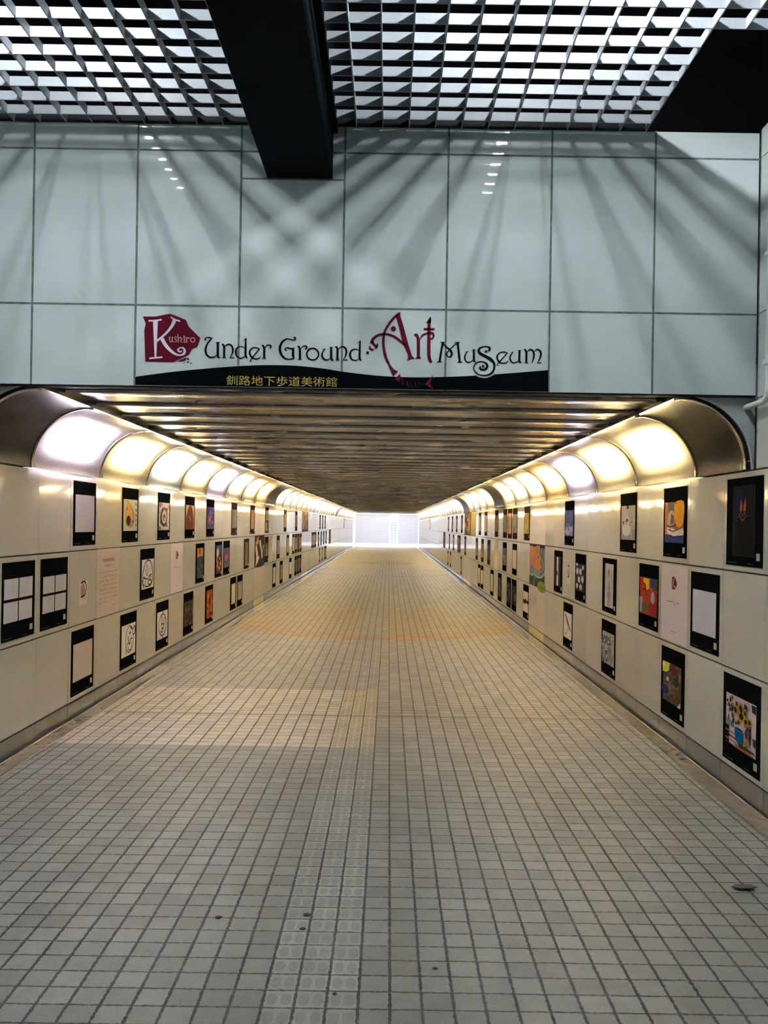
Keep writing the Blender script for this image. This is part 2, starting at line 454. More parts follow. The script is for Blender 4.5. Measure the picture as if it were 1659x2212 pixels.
# edge rails between slats and lamp covers
for nm, s, W in (('trim_4', -1, WL), ('trim_5', 1, WR)):
    bm = NB(); xc = s * (W - 0.432); 
    box(bm, xc - 0.016, xc + 0.016, 4.90, YEND, 2.350, 2.356)
    box(bm, xc + s * 0.010 - 0.004, xc + s * 0.010 + 0.004, 4.90, YEND, 2.356, 2.50)
    y = 5.1
    while y < 30:
        ln = R.uniform(0.12, 0.4); q = xc - s * 0.016
        box(bm, q - 0.006, q + 0.006, y, y + ln, 2.356, 2.372); y += ln + R.uniform(0.2, 0.6)
    struct(obj(nm, bm, ['steel']))
# closed backs of the lamp coves
for nm, s, W in (('trim_6', -1, WL), ('trim_7', 1, WR)):
    bm = NB()
    a, b = s * (W + 0.16), s * (W + 0.20); box(bm, min(a, b), max(a, b), 4.9, YEND, 1.90, 2.56)
    a, b = s * (W + 0.02), s * (W + 0.16); box(bm, min(a, b), max(a, b), 4.9, YEND, 1.90, 1.925)
    a, b = s * (W - 0.42), s * (W + 0.20); box(bm, min(a, b), max(a, b), 4.9, YEND, 2.56, 2.60)
    struct(obj(nm, bm, 'cavity'))

# ------------------------------------------------------------------ vaulted lamp covers
LC = {'lav': ((0.75, 0.69, 1.0), 'lavender white'), 'yel': ((1.0, 0.81, 0.43), 'warm yellow'), 'whi': ((0.95, 1.0, 0.95), 'cool white'),
      'warm': ((1.0, 0.84, 0.55), 'pale warm'), 'org': ((1.0, 0.62, 0.22), 'orange'), 'pale': ((1.0, 0.91, 0.64), 'pale yellow'), 'off': (None, 'unlit dark')}
for k, (c, _) in list(LC.items()):
    if c: M['tube_' + k] = emit('cove_tube_' + k, c, LAMP_COVE)
LSEQ = ['off', 'lav', 'yel', 'whi', 'yel', 'lav', 'warm', 'yel', 'org', 'off', 'pale', 'pale', 'yel', 'warm', 'org', 'yel', 'lav', 'whi', 'whi', 'yel',
        'warm', 'org', 'yel', 'pale', 'whi', 'off', 'yel', 'pale', 'yel', 'org', 'yel', 'whi', 'pale', 'yel', 'org', 'yel', 'pale', 'warm', 'org']
RSEQ = ['off', 'yel', 'yel', 'lav', 'org', 'yel', 'warm', 'yel', 'off', 'yel', 'yel', 'whi', 'org', 'off', 'whi', 'whi', 'org', 'lav', 'yel', 'whi',
        'yel', 'pale', 'whi', 'yel', 'warm', 'yel', 'pale', 'yel', 'whi', 'yel', 'org', 'yel', 'pale', 'yel', 'warm', 'yel', 'pale', 'yel', 'org']
CR, CZ = 0.415, 1.937
ORD = ['first', 'second', 'third', 'fourth', 'fifth', 'sixth', 'seventh', 'eighth', 'ninth', 'tenth', 'eleventh', 'twelfth', 'thirteenth', 'fourteenth',
       'fifteenth', 'sixteenth', 'seventeenth', 'eighteenth', 'nineteenth', 'twentieth'] + [f'{d}-{u}' for d in ('twenty', 'thirty') for u in
       ('first', 'second', 'third', 'fourth', 'fifth', 'sixth', 'seventh', 'eighth', 'ninth', 'tenth')]
ORD[29] = 'thirtieth'; ORD[39] = 'fortieth'
def arc(r0, s, n=20):
    return [(s * r0 * math.cos(PI/2 * i / n), r0 * math.sin(PI/2 * i / n)) for i in range(n + 1)]
def sweep(bm, pts, y0, y1, mi=0, smooth=True):
    A = [bm.verts.new((p[0], y0, p[1])) for p in pts]; B = [bm.verts.new((p[0], y1, p[1])) for p in pts]
    for i in range(len(pts) - 1):
        f = bm.faces.new((A[i], A[i+1], B[i+1], B[i])); f.material_index = mi; f.smooth = smooth
def annulus(bm, r0, r1, s, y0, y1, n=20):
    a, b = arc(r0, s, n), arc(r1, s, n)
    sweep(bm, a, y0, y1); sweep(bm, b, y0, y1)
    for y in (y0, y1):
        A = [bm.verts.new((p[0], y, p[1])) for p in a]; B = [bm.verts.new((p[0], y, p[1])) for p in b]
        for i in range(n): bm.faces.new((A[i], A[i+1], B[i+1], B[i]))
COVER_CACHE = {}
def cover(s, W, y0, y1, kind, idx):
    side = 'left' if s < 0 else 'right'
    if idx == 0: lab = f'unlit dark half-length lamp cover at the tunnel mouth above the {side} wall'
    else: lab = f'{LC[kind][1]} vaulted lamp cover, {ORD[idx]} from the mouth above the {side} wall'
    t = thing('lamp_cover', lab, 'lamp', (s * (W - 0.427), y0, CZ), group=f'vaulted lamp covers above the {side} wall')
    L = y1 - y0; key = (s, round(L, 3))
    if key in COVER_CACHE:
        parts = COVER_CACHE[key]
        for p in parts:
            c = p.copy(); C.objects.link(c); c.parent = t
    else:
        parts = []
        b = NB(); sweep(b, arc(CR, s, 28), 0.028, L - 0.001); parts.append(obj('cover_sheet', b, 'cover', t))
        b = NB(); annulus(b, CR - 0.008, CR + 0.014, s, 0.001, 0.030); parts.append(obj('rib', b, 'steel', t))
        b = NB(); annulus(b, CR + 0.014, 0.60, s, 0.004, 0.010, 10); parts.append(obj('added_divider', b, 'cavity', t))  # unseen plate, added to stop lamp light bleeding into the next cover
        for q in ((0.002, 0.030), (0.060, 0.080)):
            b = NB(); x = s * (CR - 0.006); box(b, x - 0.006, x + 0.006, q[0], q[1], 0.004, 0.032); parts.append(obj('bracket', b, 'bracket', t))
        b = NB(); box(b, -0.014, 0.014, 0.002, 0.028, CR - 0.014, CR + 0.004); parts.append(obj('bracket', b, 'bracket', t))
        COVER_CACHE[key] = parts
    if kind != 'off':
        tk = ('tube', s)
        r = 0.485; x, z = s * r * math.cos(PI * 0.226), r * math.sin(PI * 0.226)
        if (tk, kind) in COVER_CACHE:
            c = COVER_CACHE[(tk, kind)].copy(); C.objects.link(c); c.parent = t
        else:
            b = NB(); tube(b, [(x, 0.24, z), (x, 1.12, z)], 0.011, 8)
            COVER_CACHE[(tk, kind)] = obj('fluorescent_tube', b, 'tube_' + kind, t)
def covers(s, W, y1, step, seq):
    cover(s, W, 4.905, y1, 'off', 0)
    y = y1
    for i in range(1, 39):
        if y + step > YEND + 0.3: break
        cover(s, W, y, min(y + step, YEND), seq[i], i); y += step
covers(-1, WL, 5.75, 1.37, LSEQ)
covers(1, WR, 5.70, 1.35, RSEQ)

# spandrel sheets closing the corners beside the vault ends
for nm, s, W in (('trim_8', -1, WL), ('trim_9', 1, WR)):
    bm = NB(); cx = s * (W - 0.427); pts = []
    n = 24; r = CR + 0.022
    for i in range(n + 1): pts.append((cx + s * r * math.cos(PI/2 * i / n), CZ + r * math.sin(PI/2 * i / n)))
    pts = [p for p in pts if p[1] < 2.362]
    top = pts[-1][0]
    loop = pts + [(top - s * 0.012, 2.364), (s * (W + 0.02), 2.364), (s * (W + 0.02), CZ)]
    for y in (4.885, 4.90):
        vs = [bm.verts.new((p[0], y, p[1])) for p in loop]; bm.faces.new(vs)
    A = [bm.verts.new((p[0], 4.885, p[1])) for p in pts]; B = [bm.verts.new((p[0], 4.90, p[1])) for p in pts]
    for i in range(len(pts) - 1): bm.faces.new((A[i], A[i+1], B[i+1], B[i]))
    for a, z in ((0.20, 2.30), (0.095, 2.235), (0.035, 2.12), (0.014, 1.985)):     # screw heads
        x = s * (W - a); tube(bm, [(x, 4.882, z), (x, 4.886, z)], 0.005, 8, 1)
    struct(obj(nm, bm, ['spandrel', 'joint']))
    bm = NB()
    A = arc(CR + 0.003, s, 24); B = arc(CR + 0.014, s, 24); D = arc(CR + 0.024, s, 24)
    sweep(bm, [(cx + p[0], CZ + p[1]) for p in A], 4.892, 4.905, 0)
    sweep(bm, [(cx + p[0], CZ + p[1]) for p in B], 4.872, 4.905, 1); sweep(bm, [(cx + p[0], CZ + p[1]) for p in D], 4.872, 4.90, 1)
    ua = [bm.verts.new((cx + p[0], 4.872, CZ + p[1])) for p in B]; ub = [bm.verts.new((cx + p[0], 4.872, CZ + p[1])) for p in D]
    for i in range(24): bm.faces.new((ua[i], ua[i+1], ub[i+1], ub[i])).material_index = 1
    va = [bm.verts.new((cx + p[0], 4.892, CZ + p[1])) for p in A]; vb = [bm.verts.new((cx + p[0], 4.892, CZ + p[1])) for p in B]
    for i in range(24): bm.faces.new((va[i], va[i+1], vb[i+1], vb[i]))
    struct(obj('trim_10' if s < 0 else 'trim_11', bm, ['black', 'spandrel']))
bm = NB(); box(bm, -WL, WR, YH + 0.008, YH + 0.07, 2.354, 2.362)  # black strip standing in for the shadow line under the header
struct(obj('header_shadow_strip', bm, 'joint'))

# ------------------------------------------------------------------ white pipe on the right-hand wall
bm = NB(); px = WR - 0.035
path = [(px, 4.60, 3.86), (px, 4.60, 2.36)] + [(px, 4.60 + 0.06 * (1 - math.cos(a)), 2.36 - 0.06 * math.sin(a)) for a in [PI/2 * i / 6 for i in range(1, 7)]] + [(px, 4.885, 2.30)]
tube(bm, path, 0.017, 14)
pt = tag(obj('conduit_pipe', bm, 'pipe'), 'white conduit pipe running down the wall corner and bending in under the header', 'pipe')
for z in (3.10, 2.50):
    b = NB(); box(b, px - 0.022, px + 0.034, 4.577, 4.623, z, z + 0.025); obj('pipe_clip', b, 'pipe', pt)

# ------------------------------------------------------------------ far end: shutters and glass door
bm = NB(); box(bm, -3.4, 3.2, YFAR, YFAR + 0.2, 0, 4.2)
struct(obj('wall_far', bm, 'farwall'))
bm = NB(); box(bm, -3.4, -3.3, YEND, YFAR, 0, 4.2); struct(obj('wall_far_left', bm, 'farwall'))
bm = NB(); box(bm, 3.1, 3.2, YEND, YFAR, 0, 4.2); struct(obj('wall_far_right', bm, 'farwall'))
bm = NB()
box(bm, -3.4, -WL, YEND - 0.02, YEND + 0.1, 0, 4.2); box(bm, WR, 3.2, YEND - 0.02, YEND + 0.1, 0, 4.2); box(bm, -WL, WR, YEND + 0.002, YEND + 0.1, 2.345, 4.2)
struct(obj('wall_far_return', bm, 'farwall'))
def shutter(x0, x1, label):
    t = thing('roller_shutter', label, 'shutter', ((x0 + x1) / 2, YFAR - 0.06, 0), group='roller shutters at the tunnel end')
    w = (x1 - x0) / 2; b = NB(); z = 0.02
    while z < 2.4:
        box(b, -w, w, -0.012, 0.012, z, z + 0.108); z += 0.122
    obj('slat_curtain', b, 'shutter', t)
    b = NB(); box(b, -w, w, 0.014, 0.03, 0.02, 2.5); obj('backing', b, 'skirt', t)
    for e in (-w - 0.015, w + 0.015):
        b = NB(); box(b, e - 0.025, e + 0.025, -0.03, 0.05, 0, 2.5); obj('guide_rail', b, 'farwall', t)
    b = NB(); box(b, -w - 0.04, w + 0.04, -0.10, 0.055, 2.42, 2.75); obj('shutter_box', b, 'farwall', t)
shutter(-2.85, 0.06, 'wide pale roller shutter at the tunnel end, beside the blue glass door')
shutter(0.78, 2.5, 'narrow pale roller shutter at the tunnel end, past the blue glass door')
d = bpy.data.objects.new('door_1', None); C.objects.link(d); d.location = (0.42, YFAR - 0.04, 0); d['kind'] = 'structure'
b = NB(); box(b, -0.29, 0.29, -0.01, 0.01, 0.05, 1.8); obj('door_pane', b, 'glassday', d)
b = NB()
for x in (-0.29, 0.0, 0.29): box(b, x - 0.02, x + 0.02, -0.03, 0.03, 0, 2.0)
for i in range(9): box(b, -0.29, 0.29, -0.02, 0.02, 0.06 + 0.22 * i, 0.085 + 0.22 * i)
obj('door_frame', b, 'farwall', d)
# ------------------------------------------------------------------ flat printed art
def lin(c):
    return tuple(((v / 255) / 12.92 if v / 255 < 0.04045 else ((v / 255 + 0.055) / 1.055) ** 2.4) for v in c)
def smooth(pts, n=6):
    if len(pts) < 3: return [tuple(map(float, p)) for p in pts]
    out = []
    for i in range(len(pts) - 1):
        p0, p1, p2, p3 = pts[max(i-1, 0)], pts[i], pts[i+1], pts[min(i+2, len(pts)-1)]
        for k in range(n):
            t = k / n
            out.append(tuple(0.5 * (2*b + (c-a)*t + (2*a-5*b+4*c-d)*t*t + (3*b-a-3*c+d)*t**3) for a, b, c, d in zip(p0, p1, p2, p3)))
    out.append(tuple(map(float, pts[-1]))); return out
class Art:
    """shapes laid one over another on a sheet; x to the reader's right, z up, the reader at -y"""
    def __init__(s, f=None, step=0.00025, base=0.0):
        s.bm = bmesh.new(); s.l = s.bm.loops.layers.float_color.new('Col'); s.y = base; s.step = step
        s.f = f or (lambda x, z: (x, z))
    def face(s, pts, col):
        q = [s.f(*p[:2]) for p in pts]
        ar = sum(q[i][0] * q[(i+1) % len(q)][1] - q[(i+1) % len(q)][0] * q[i][1] for i in range(len(q)))
        if ar < 0: q = q[::-1]
        try: f = s.bm.faces.new([s.bm.verts.new((x, s.y, z)) for x, z in q])
        except ValueError: return
        for lp in f.loops: lp[s.l] = (*lin(col), 1)
    def next(s): s.y -= s.step
    def poly(s, pts, col): s.face(pts, col); s.next()
    def rect(s, x0, z0, x1, z1, col): s.poly([(x0, z0), (x1, z0), (x1, z1), (x0, z1)], col)
    def ell(s, cx, cz, rx, rz, col, n=20, wob=0.0, seed=0):
        r = random.Random(seed)
        s.poly([(cx + rx * math.cos(2*PI*k/n) * (1 + r.uniform(-wob, wob)), cz + rz * math.sin(2*PI*k/n) * (1 + r.uniform(-wob, wob))) for k in range(n)], col)
    def ring(s, cx, cz, rx, rz, w, col, n=24):
        for k in range(n):
            a, b = 2*PI*k/n, 2*PI*(k+1)/n
            s.face([(cx + rx*math.cos(a), cz + rz*math.sin(a)), (cx + rx*math.cos(b), cz + rz*math.sin(b)),
                    (cx + (rx-w)*math.cos(b), cz + (rz-w)*math.sin(b)), (cx + (rx-w)*math.cos(a), cz + (rz-w)*math.sin(a))], col)
        s.next()
    def stroke(s, pts, col, w=None, curve=True, n=6):
        P = [tuple(p) if len(p) == 3 else (p[0], p[1], w) for p in pts]
        P = smooth(P, n) if curve else P
        L = []
        for i, p in enumerate(P):
            a, b = P[max(i-1, 0)], P[min(i+1, len(P)-1)]
            dx, dz = b[0]-a[0], b[1]-a[1]; d = math.hypot(dx, dz) or 1
            h = max(p[2], 0.001) / 2
            L.append(((p[0] - dz/d*h, p[1] + dx/d*h), (p[0] + dz/d*h, p[1] - dx/d*h)))
        for a, b in zip(L, L[1:]): s.face([a[0], a[1], b[1], b[0]], col)
        s.next()
    def blobs(s, n, cols, seed, lo=0.03, hi=0.1, box_=(0, 0, 1, 1)):
        r = random.Random(seed)
        for i in range(n):
            a, b = r.uniform(lo, hi), r.uniform(lo, hi)
            x = r.uniform(box_[0] + a, box_[2] - a); z = r.uniform(box_[1] + b, box_[3] - b)
            s.ell(x, z, a, b, r.choice(cols), 9, 0.25, seed * 91 + i)
    def strokes(s, n, cols, seed, w=0.015, ln=0.2, box_=(0.03, 0.03, 0.97, 0.97), vert=0.0):
        r = random.Random(seed)
        for i in range(n):
            x, z = r.uniform(box_[0], box_[2]), r.uniform(box_[1], box_[3]); p = [(x, z)]
            a = r.uniform(0, 2*PI) if not vert else r.gauss(PI/2, 1 - vert)
            for k in range(3):
                x = min(max(x + math.cos(a) * ln / 3, box_[0]), box_[2]); z = min(max(z + math.sin(a) * ln / 3, box_[1]), box_[3])
                a += r.uniform(-0.8, 0.8); p.append((x, z))
            s.stroke(p, r.choice(cols), w, n=2)
    def done(s, name, parent, mat='art'): return obj(name, s.bm, mat, parent)

# ------------------------------------------------------------------ the museum sign on the header
sg = thing('museum_sign', 'long museum name sign with maroon emblem and black wave on the header wall', 'sign', (-1.4876, YH - 0.0022, 2.345))
def on_header(px, py):                        # artwork units of the sign to metres on its board
    dx, dy = px - 840, py - 1133
    u = dx * math.cos(ROLL) + dy * math.sin(ROLL); v = -dx * math.sin(ROLL) + dy * math.cos(ROLL)
    return u * YH / FPX + 1.4876, HC - v * YH / FPX - 2.345
def sheet(ox, oy, k): return lambda x, y: on_header(ox + x / k, oy + y / k)
BK, MR, WHT, GOLD = (5, 10, 13), (96, 22, 38), (226, 220, 232), (190, 165, 80)
a = Art(sheet(280, 660, 3.6065), 0.0)
wave = [(45,555),(350,515),(650,487),(900,470),(1100,464),(1300,470),(1500,490),(1659,515),(1859,540),(2059,555),(2259,560),(2459,556),(2659,548),(2959,528),(3261,503)]
wv = smooth(wave, 5)
for p, q in zip(wv, wv[1:]):
    f = lambda x: 619 + (x - 45) * 0.0163
    a.face([(p[0], p[1]), (q[0], q[1]), (q[0], f(q[0])), (p[0], f(p[0]))], BK)
a.done('black_wave_band', sg)
em = Art(sheet(300, 670, 11.85), 0.0, -0.0003)
em.poly([(105,165),(420,165),(700,110),(795,95),(850,110),(1205,250),(1285,430),(1575,715),(1500,940),(1365,990),(1285,1140),(885,1335),(165,1315),(140,520),(175,350)], MR)
em.poly([(980,1312),(1210,1210),(1215,1270),(1130,1315)], MR)
for q in ([(1235,1215),(1290,1245),(1290,1285),(1235,1260)],[(1225,1340),(1255,1310),(1295,1330),(1245,1355)],[(1140,1358),(1165,1342),(1185,1372)],[(1315,1345),(1380,1362),(1320,1382)]): em.poly(q, BK)
emb = em.done('maroon_emblem', sg)
KST = [[(250,275,38),(420,268,40),(590,245,38)],[(272,1235,42),(430,1222,40),(605,1205,40)],[(920,245,100),(860,390,78),(740,550,58),(620,665,52),(455,800,58)],
       [(815,180,34),(930,245,36),(1055,285,34)],[(585,715,92),(690,900,88),(830,1050,70),(950,1130,52),(1060,1155,36),(1150,1120,56),(1175,1050,62),(1140,975,46),(1070,965,30),(1005,1010,46),(1030,1060,46),(1085,1065,36),(1100,1035,16)]]
k_ = Art(sheet(300, 670, 11.85), 0.0, -0.0008)
k_.poly([(365,280),(490,280),(450,1210),(405,1210)], WHT)
for q in KST: k_.stroke(q, WHT)
USH = [[(765,712,14),(800,690,22),(790,760,22),(812,812,20),(858,800,14)],[(858,680,24),(862,790,24),(892,812,14)],[(975,712,12),(965,688,18),(925,692,20),(920,725,22),(962,765,24),(952,812,18),(912,808,14)],
       [(982,635,10),(1008,640,22),(1012,825,24)],[(1016,740,12),(1066,700,22),(1096,740,26),(1076,808,16),(1110,825,12)],[(1140,712,10),(1165,705,26),(1165,822,26)],[(1138,824,12),(1242,824,12)],
       [(1195,705,10),(1222,715,26),(1225,822,26)],[(1228,745,12),(1262,705,20),(1300,728,24)],[(1000,826,12),(1030,826,12)]]
for q in USH: k_.stroke(q, (222, 160, 170))
k_.ell(1165, 670, 20, 20, (222, 160, 170)); k_.ring(1380, 765, 66, 66, 19, (222, 160, 170))
k_.done('white_lettering', emb)
b1 = [(435, 715, 10.37, [
  [(118,210,10),(92,195,30),(88,170,22),(115,147,22),(170,148,30),(225,160,24),(258,148,10)],[(250,150,12),(200,205,32),(132,300,38),(95,420,46),(120,530,46),(200,590,36),(290,580,28),(362,528,16)],
  [(370,255,52),(372,400,50),(372,550,50),(392,596,32),(432,588,8)],[(328,256,16),(418,256,16)],
  [(455,305,10),(480,300,36),(508,350,46),(512,480,46),(510,595,46)],[(465,600,14),(552,600,14)],[(520,368,10),(560,318,26),(630,300,34),(690,350,38),(706,430,42),(690,510,28),(642,598,14)],[(632,604,16),(722,598,14)],[(721,572,10),(723,614,10)],
  [(985,398,12),(930,358,16),(860,352,20),(790,395,32),(770,480,44),(800,570,36),(870,608,24),(930,596,20),(985,548,14)],[(1010,155,10),(996,230,32),(990,400,46),(990,530,46),(1008,590,36),(1034,596,10)],[(938,220,8),(1002,172,26)],
  [(1315,398,8),(1230,375,24),(1160,377,20),(1095,430,34),(1085,510,44),(1130,590,38),(1210,626,24),(1290,608,20),(1342,570,8)],[(1300,400,22),(1220,500,24),(1150,590,24),(1102,650,14),(1096,676,22),(1130,670,8)],
  [(1350,332,10),(1375,325,36),(1404,380,46),(1408,480,48),(1408,610,46)],[(1365,614,14),(1450,614,14)],[(1420,395,10),(1460,330,22),(1510,312,24),(1556,335,36),(1552,372,28),(1512,386,8)]], []),
 (595, 715, 8.295, [
  [(315,118,8),(348,116,22),(356,145,28),(330,166,20),(270,152,20),(200,145,26),(120,200,36),(80,310,42),(105,420,42),(170,490,30),(240,508,22),(310,498,20),(348,488,6)],[(205,352,12),(180,340,24),(184,310,14),(220,300,20),(270,318,28),(345,305,8)],[(318,315,40),(318,440,44),(332,486,28)],
  [(392,286,8),(415,275,26),(437,325,36),(440,420,38),(440,505,38)],[(403,510,12),(472,510,12)],[(450,328,8),(490,282,18),(530,268,22),(562,290,30),(552,316,24),(522,322,6)],
  [(835,338,10),(900,315,8)],[(888,322,16),(840,400,28),(840,460,32),(880,512,26),(930,518,20),(985,490,12)],[(998,295,34),(1000,400,38),(1000,480,38),(1018,520,30),(1042,512,6)],[(970,295,12),(1030,295,12)],
  [(1066,296,8),(1090,284,26),(1112,330,36),(1112,420,38),(1112,518,38)],[(1080,522,12),(1146,522,12)],[(1125,342,8),(1160,297,20),(1210,285,26),(1255,310,32),(1270,370,34),(1258,440,26),(1220,516,12)],[(1208,522,14),(1282,516,14)],[(1281,498,8),(1283,536,8)],
  [(1500,352,10),(1440,326,16),(1370,345,24),(1335,420,38),(1360,500,30),(1420,528,22),(1470,516,16),(1505,488,12)],[(1526,165,6),(1514,230,28),(1508,400,38),(1508,480,38),(1525,522,28),(1547,514,6)],[(1466,222,6),(1522,182,20)]], [('o', 668, 415, 120, 118, 27)]),
 (940, 730, 11.85, [
  [(195,115,52),(165,280,52),(112,610,54)],[(132,110,18),(260,110,18)],[(48,616,22),(172,612,22)],[(570,115,52),(600,350,56),(630,610,58)],[(498,112,16),(632,112,16)],[(568,622,20),(692,622,20)],
  [(205,140,28),(280,230,42),(370,300,54),(425,390,54),(400,470,38),(355,484,24),(305,460,32),(292,400,32),(340,330,26),(400,270,28),(532,148,24)],
  [(755,362,10),(852,338,10)],[(832,345,18),(772,430,34),(755,510,40),(790,600,34),(850,624,26),(910,608,22),(965,565,14)],[(988,300,50),(990,450,54),(990,560,54),(1010,610,40),(1047,612,8)],[(943,303,14),(1037,303,14)],
  [(1350,330,30),(1392,305,54),(1388,252,50),(1310,222,26),(1220,228,26),(1140,270,48),(1115,340,64),(1170,410,70),(1300,480,76),(1420,550,82),(1500,640,60),(1515,740,54),(1480,860,52),(1390,940,46),(1260,966,38),(1110,940,30),(1010,850,30),(985,760,26),(1030,660,26),(1120,612,24),(1220,614,30),(1310,662,50),(1330,740,60),(1270,808,54),(1190,808,48),(1145,770,48),(1172,722,16)]], []),
 (1040, 730, 11.85, [
  [(675,384,8),(580,360,28),(500,368,24),(420,430,38),(400,510,44),(440,600,38),(510,643,30),(590,648,28),(650,620,22),(692,580,6)],[(660,385,26),(560,500,28),(470,600,26),(410,668,16),(406,702,24),(448,706,6)],
  [(735,388,10),(832,345,8)],[(808,362,18),(745,450,32),(730,520,38),(770,610,34),(830,638,26),(890,622,22),(945,588,14)],[(970,315,48),(970,450,54),(970,580,54),(993,630,42),(1028,625,8)],[(923,320,14),(1022,318,14)],
  [(1080,312,10),(1112,298,36),(1146,360,50),(1148,480,52),(1148,635,52)],[(1095,640,16),(1196,640,16)],[(1165,374,12),(1215,312,32),(1270,298,36),(1320,340,44),(1342,430,50),(1330,530,38),(1285,648,12)],[(1355,344,12),(1400,306,30),(1450,300,40),(1510,350,48),(1520,430,50),(1495,520,38),(1432,636,14)],[(1418,640,18),(1522,640,16)],[(1523,606,10),(1525,664,10)]], [])]
# light halo where the S dips into the black band
h = Art(sheet(940, 730, 11.85), 0.0, -0.0003)
h.stroke([(1500,880,110),(1390,950,100),(1260,985,90),(1110,955,90),(1010,870,80)], (160, 170, 172)); h.done('pale_outline', sg)
for ox, oy, k, sts, rings in b1:
    t_ = Art(sheet(ox, oy, k), 0.0, -0.0006)
    for q in sts: t_.stroke(q, BK)
    for r_ in rings: t_.ring(*r_[1:], BK)
    t_.done('black_lettering', sg)
for q in ((1302, 345, 34), (1228, 728, 36)):
    d_ = Art(sheet(940, 730, 11.85), 0.0, -0.0007); d_.ell(q[0], q[1], q[2], q[2], (66, 30, 40)); d_.done('maroon_dot', sg)
m_ = Art(sheet(785, 665, 10.37), 0.0, -0.0006)
for q in ([(825,103,6),(760,150,40),(640,270,50),(530,430,50),(470,560,52),(447,720,52),(452,880,52),(490,1080,58),(560,1244,62)],
          [(935,850,30),(820,740,52),(680,640,52),(520,592,52),(420,592,52),(300,630,54),(212,710,66),(182,800,70)],[(205,760,50),(238,822,50),(285,855,56),(312,830,34),(306,782,6)],
          [(150,850,20),(148,905,44),(190,940,52),(238,926,10)],[(250,912,8),(292,882,50),(316,835,16)],
          [(1132,632,10),(1180,605,62),(1222,680,64),(1232,780,68),(1232,1125,68)],[(1262,712,12),(1320,622,36),(1400,580,40),(1480,562,42),(1552,575,54),(1570,640,42),(1538,690,36),(1495,690,20)],
          [(1508,200,8),(1484,280,60),(1470,400,72),(1465,700,74),(1465,1050,74),(1490,1175,72),(1532,1218,60)]): m_.stroke(q, MR)
m_.poly([(725,190),(815,115),(830,98),(824,180),(905,440),(1000,800),(1090,1085),(1155,1135),(1050,1150),(980,1192),(1005,1100),(985,1010),(900,840),(880,790),(860,700),(800,450)], MR)
m_.poly([(1158,1140),(1200,1095),(1268,1095),(1300,1140)], MR); m_.poly([(1400,342),(1512,200),(1515,330),(1440,348)], MR); m_.poly([(1350,455),(1595,455),(1595,500),(1350,500)], MR)
m_.ell(672, 472, 58, 58, MR); m_.ell(93, 1010, 32, 34, BK)
m_.done('maroon_lettering', sg)
n_ = Art(sheet(820, 760, 12.76), 0.0, -0.0007)
n_.poly([(105,-10),(165,-10),(215,180),(285,340),(350,440),(420,500),(510,540),(370,690),(330,590),(250,400),(165,200)], MR)
for q in ([(565,600),(572,700),(545,835),(418,755)],[(1245,890),(1330,800),(1420,700),(1480,628),(1420,770),(1388,870),(1430,940),(1528,1062),(1400,1000)]): n_.poly(q, (104, 32, 46))
for q in ([(610,725),(660,725),(660,935),(600,890)],[(735,800),(790,820),(815,985),(750,950)]): n_.poly(q, (62, 24, 34))
for q in ([(840,830),(870,840),(915,995),(890,990)],[(955,830),(985,840),(1020,970),(985,960)],[(1065,840),(1085,850),(1090,930),(1065,945)],[(1140,880),(1180,870),(1215,890),(1180,920)]): n_.poly(q, (46, 40, 46))
n_.done('fish_tail', sg)
# gold Japanese line
def glyphs(txt, size, col_mat, parent, name, x, z, pitch, y):
    c = bpy.data.curves.new('glyphs', 'FONT'); c.body = txt; c.size = size; c.space_character = pitch
    o = bpy.data.objects.new('glyphs', c); C.objects.link(o)
    bpy.context.view_layer.update()
    me = bpy.data.meshes.new_from_object(o.evaluated_get(bpy.context.evaluated_depsgraph_get()))
    bpy.data.objects.remove(o)
    for v in me.vertices: v.co = (v.co.x + x, y, v.co.y + z)
    me.materials.clear(); me.materials.append(M[col_mat])
    q = bpy.data.objects.new(name, me); C.objects.link(q); q.parent = parent; return q
M['gold'] = flat('gold_print', lin((196, 172, 84)), 0.4)
gx, gz = on_header(489, 831.5); gx2, gz2 = on_header(728, 835)
gl = glyphs('\u91e7\u8def\u5730\u4e0b\u6b69\u9053\u7f8e\u8853\u9928', 0.062, 'gold', sg, 'gold_lettering', gx, gz + 0.003, 1.0, -0.0008)
xs_ = [v.co.x for v in gl.data.vertices]
if xs_:
    k = (gx2 - gx) / max(max(xs_) - min(xs_), 1e-6); m0 = min(xs_)
    for v in gl.data.vertices: v.co.x = gx + (v.co.x - m0) * k

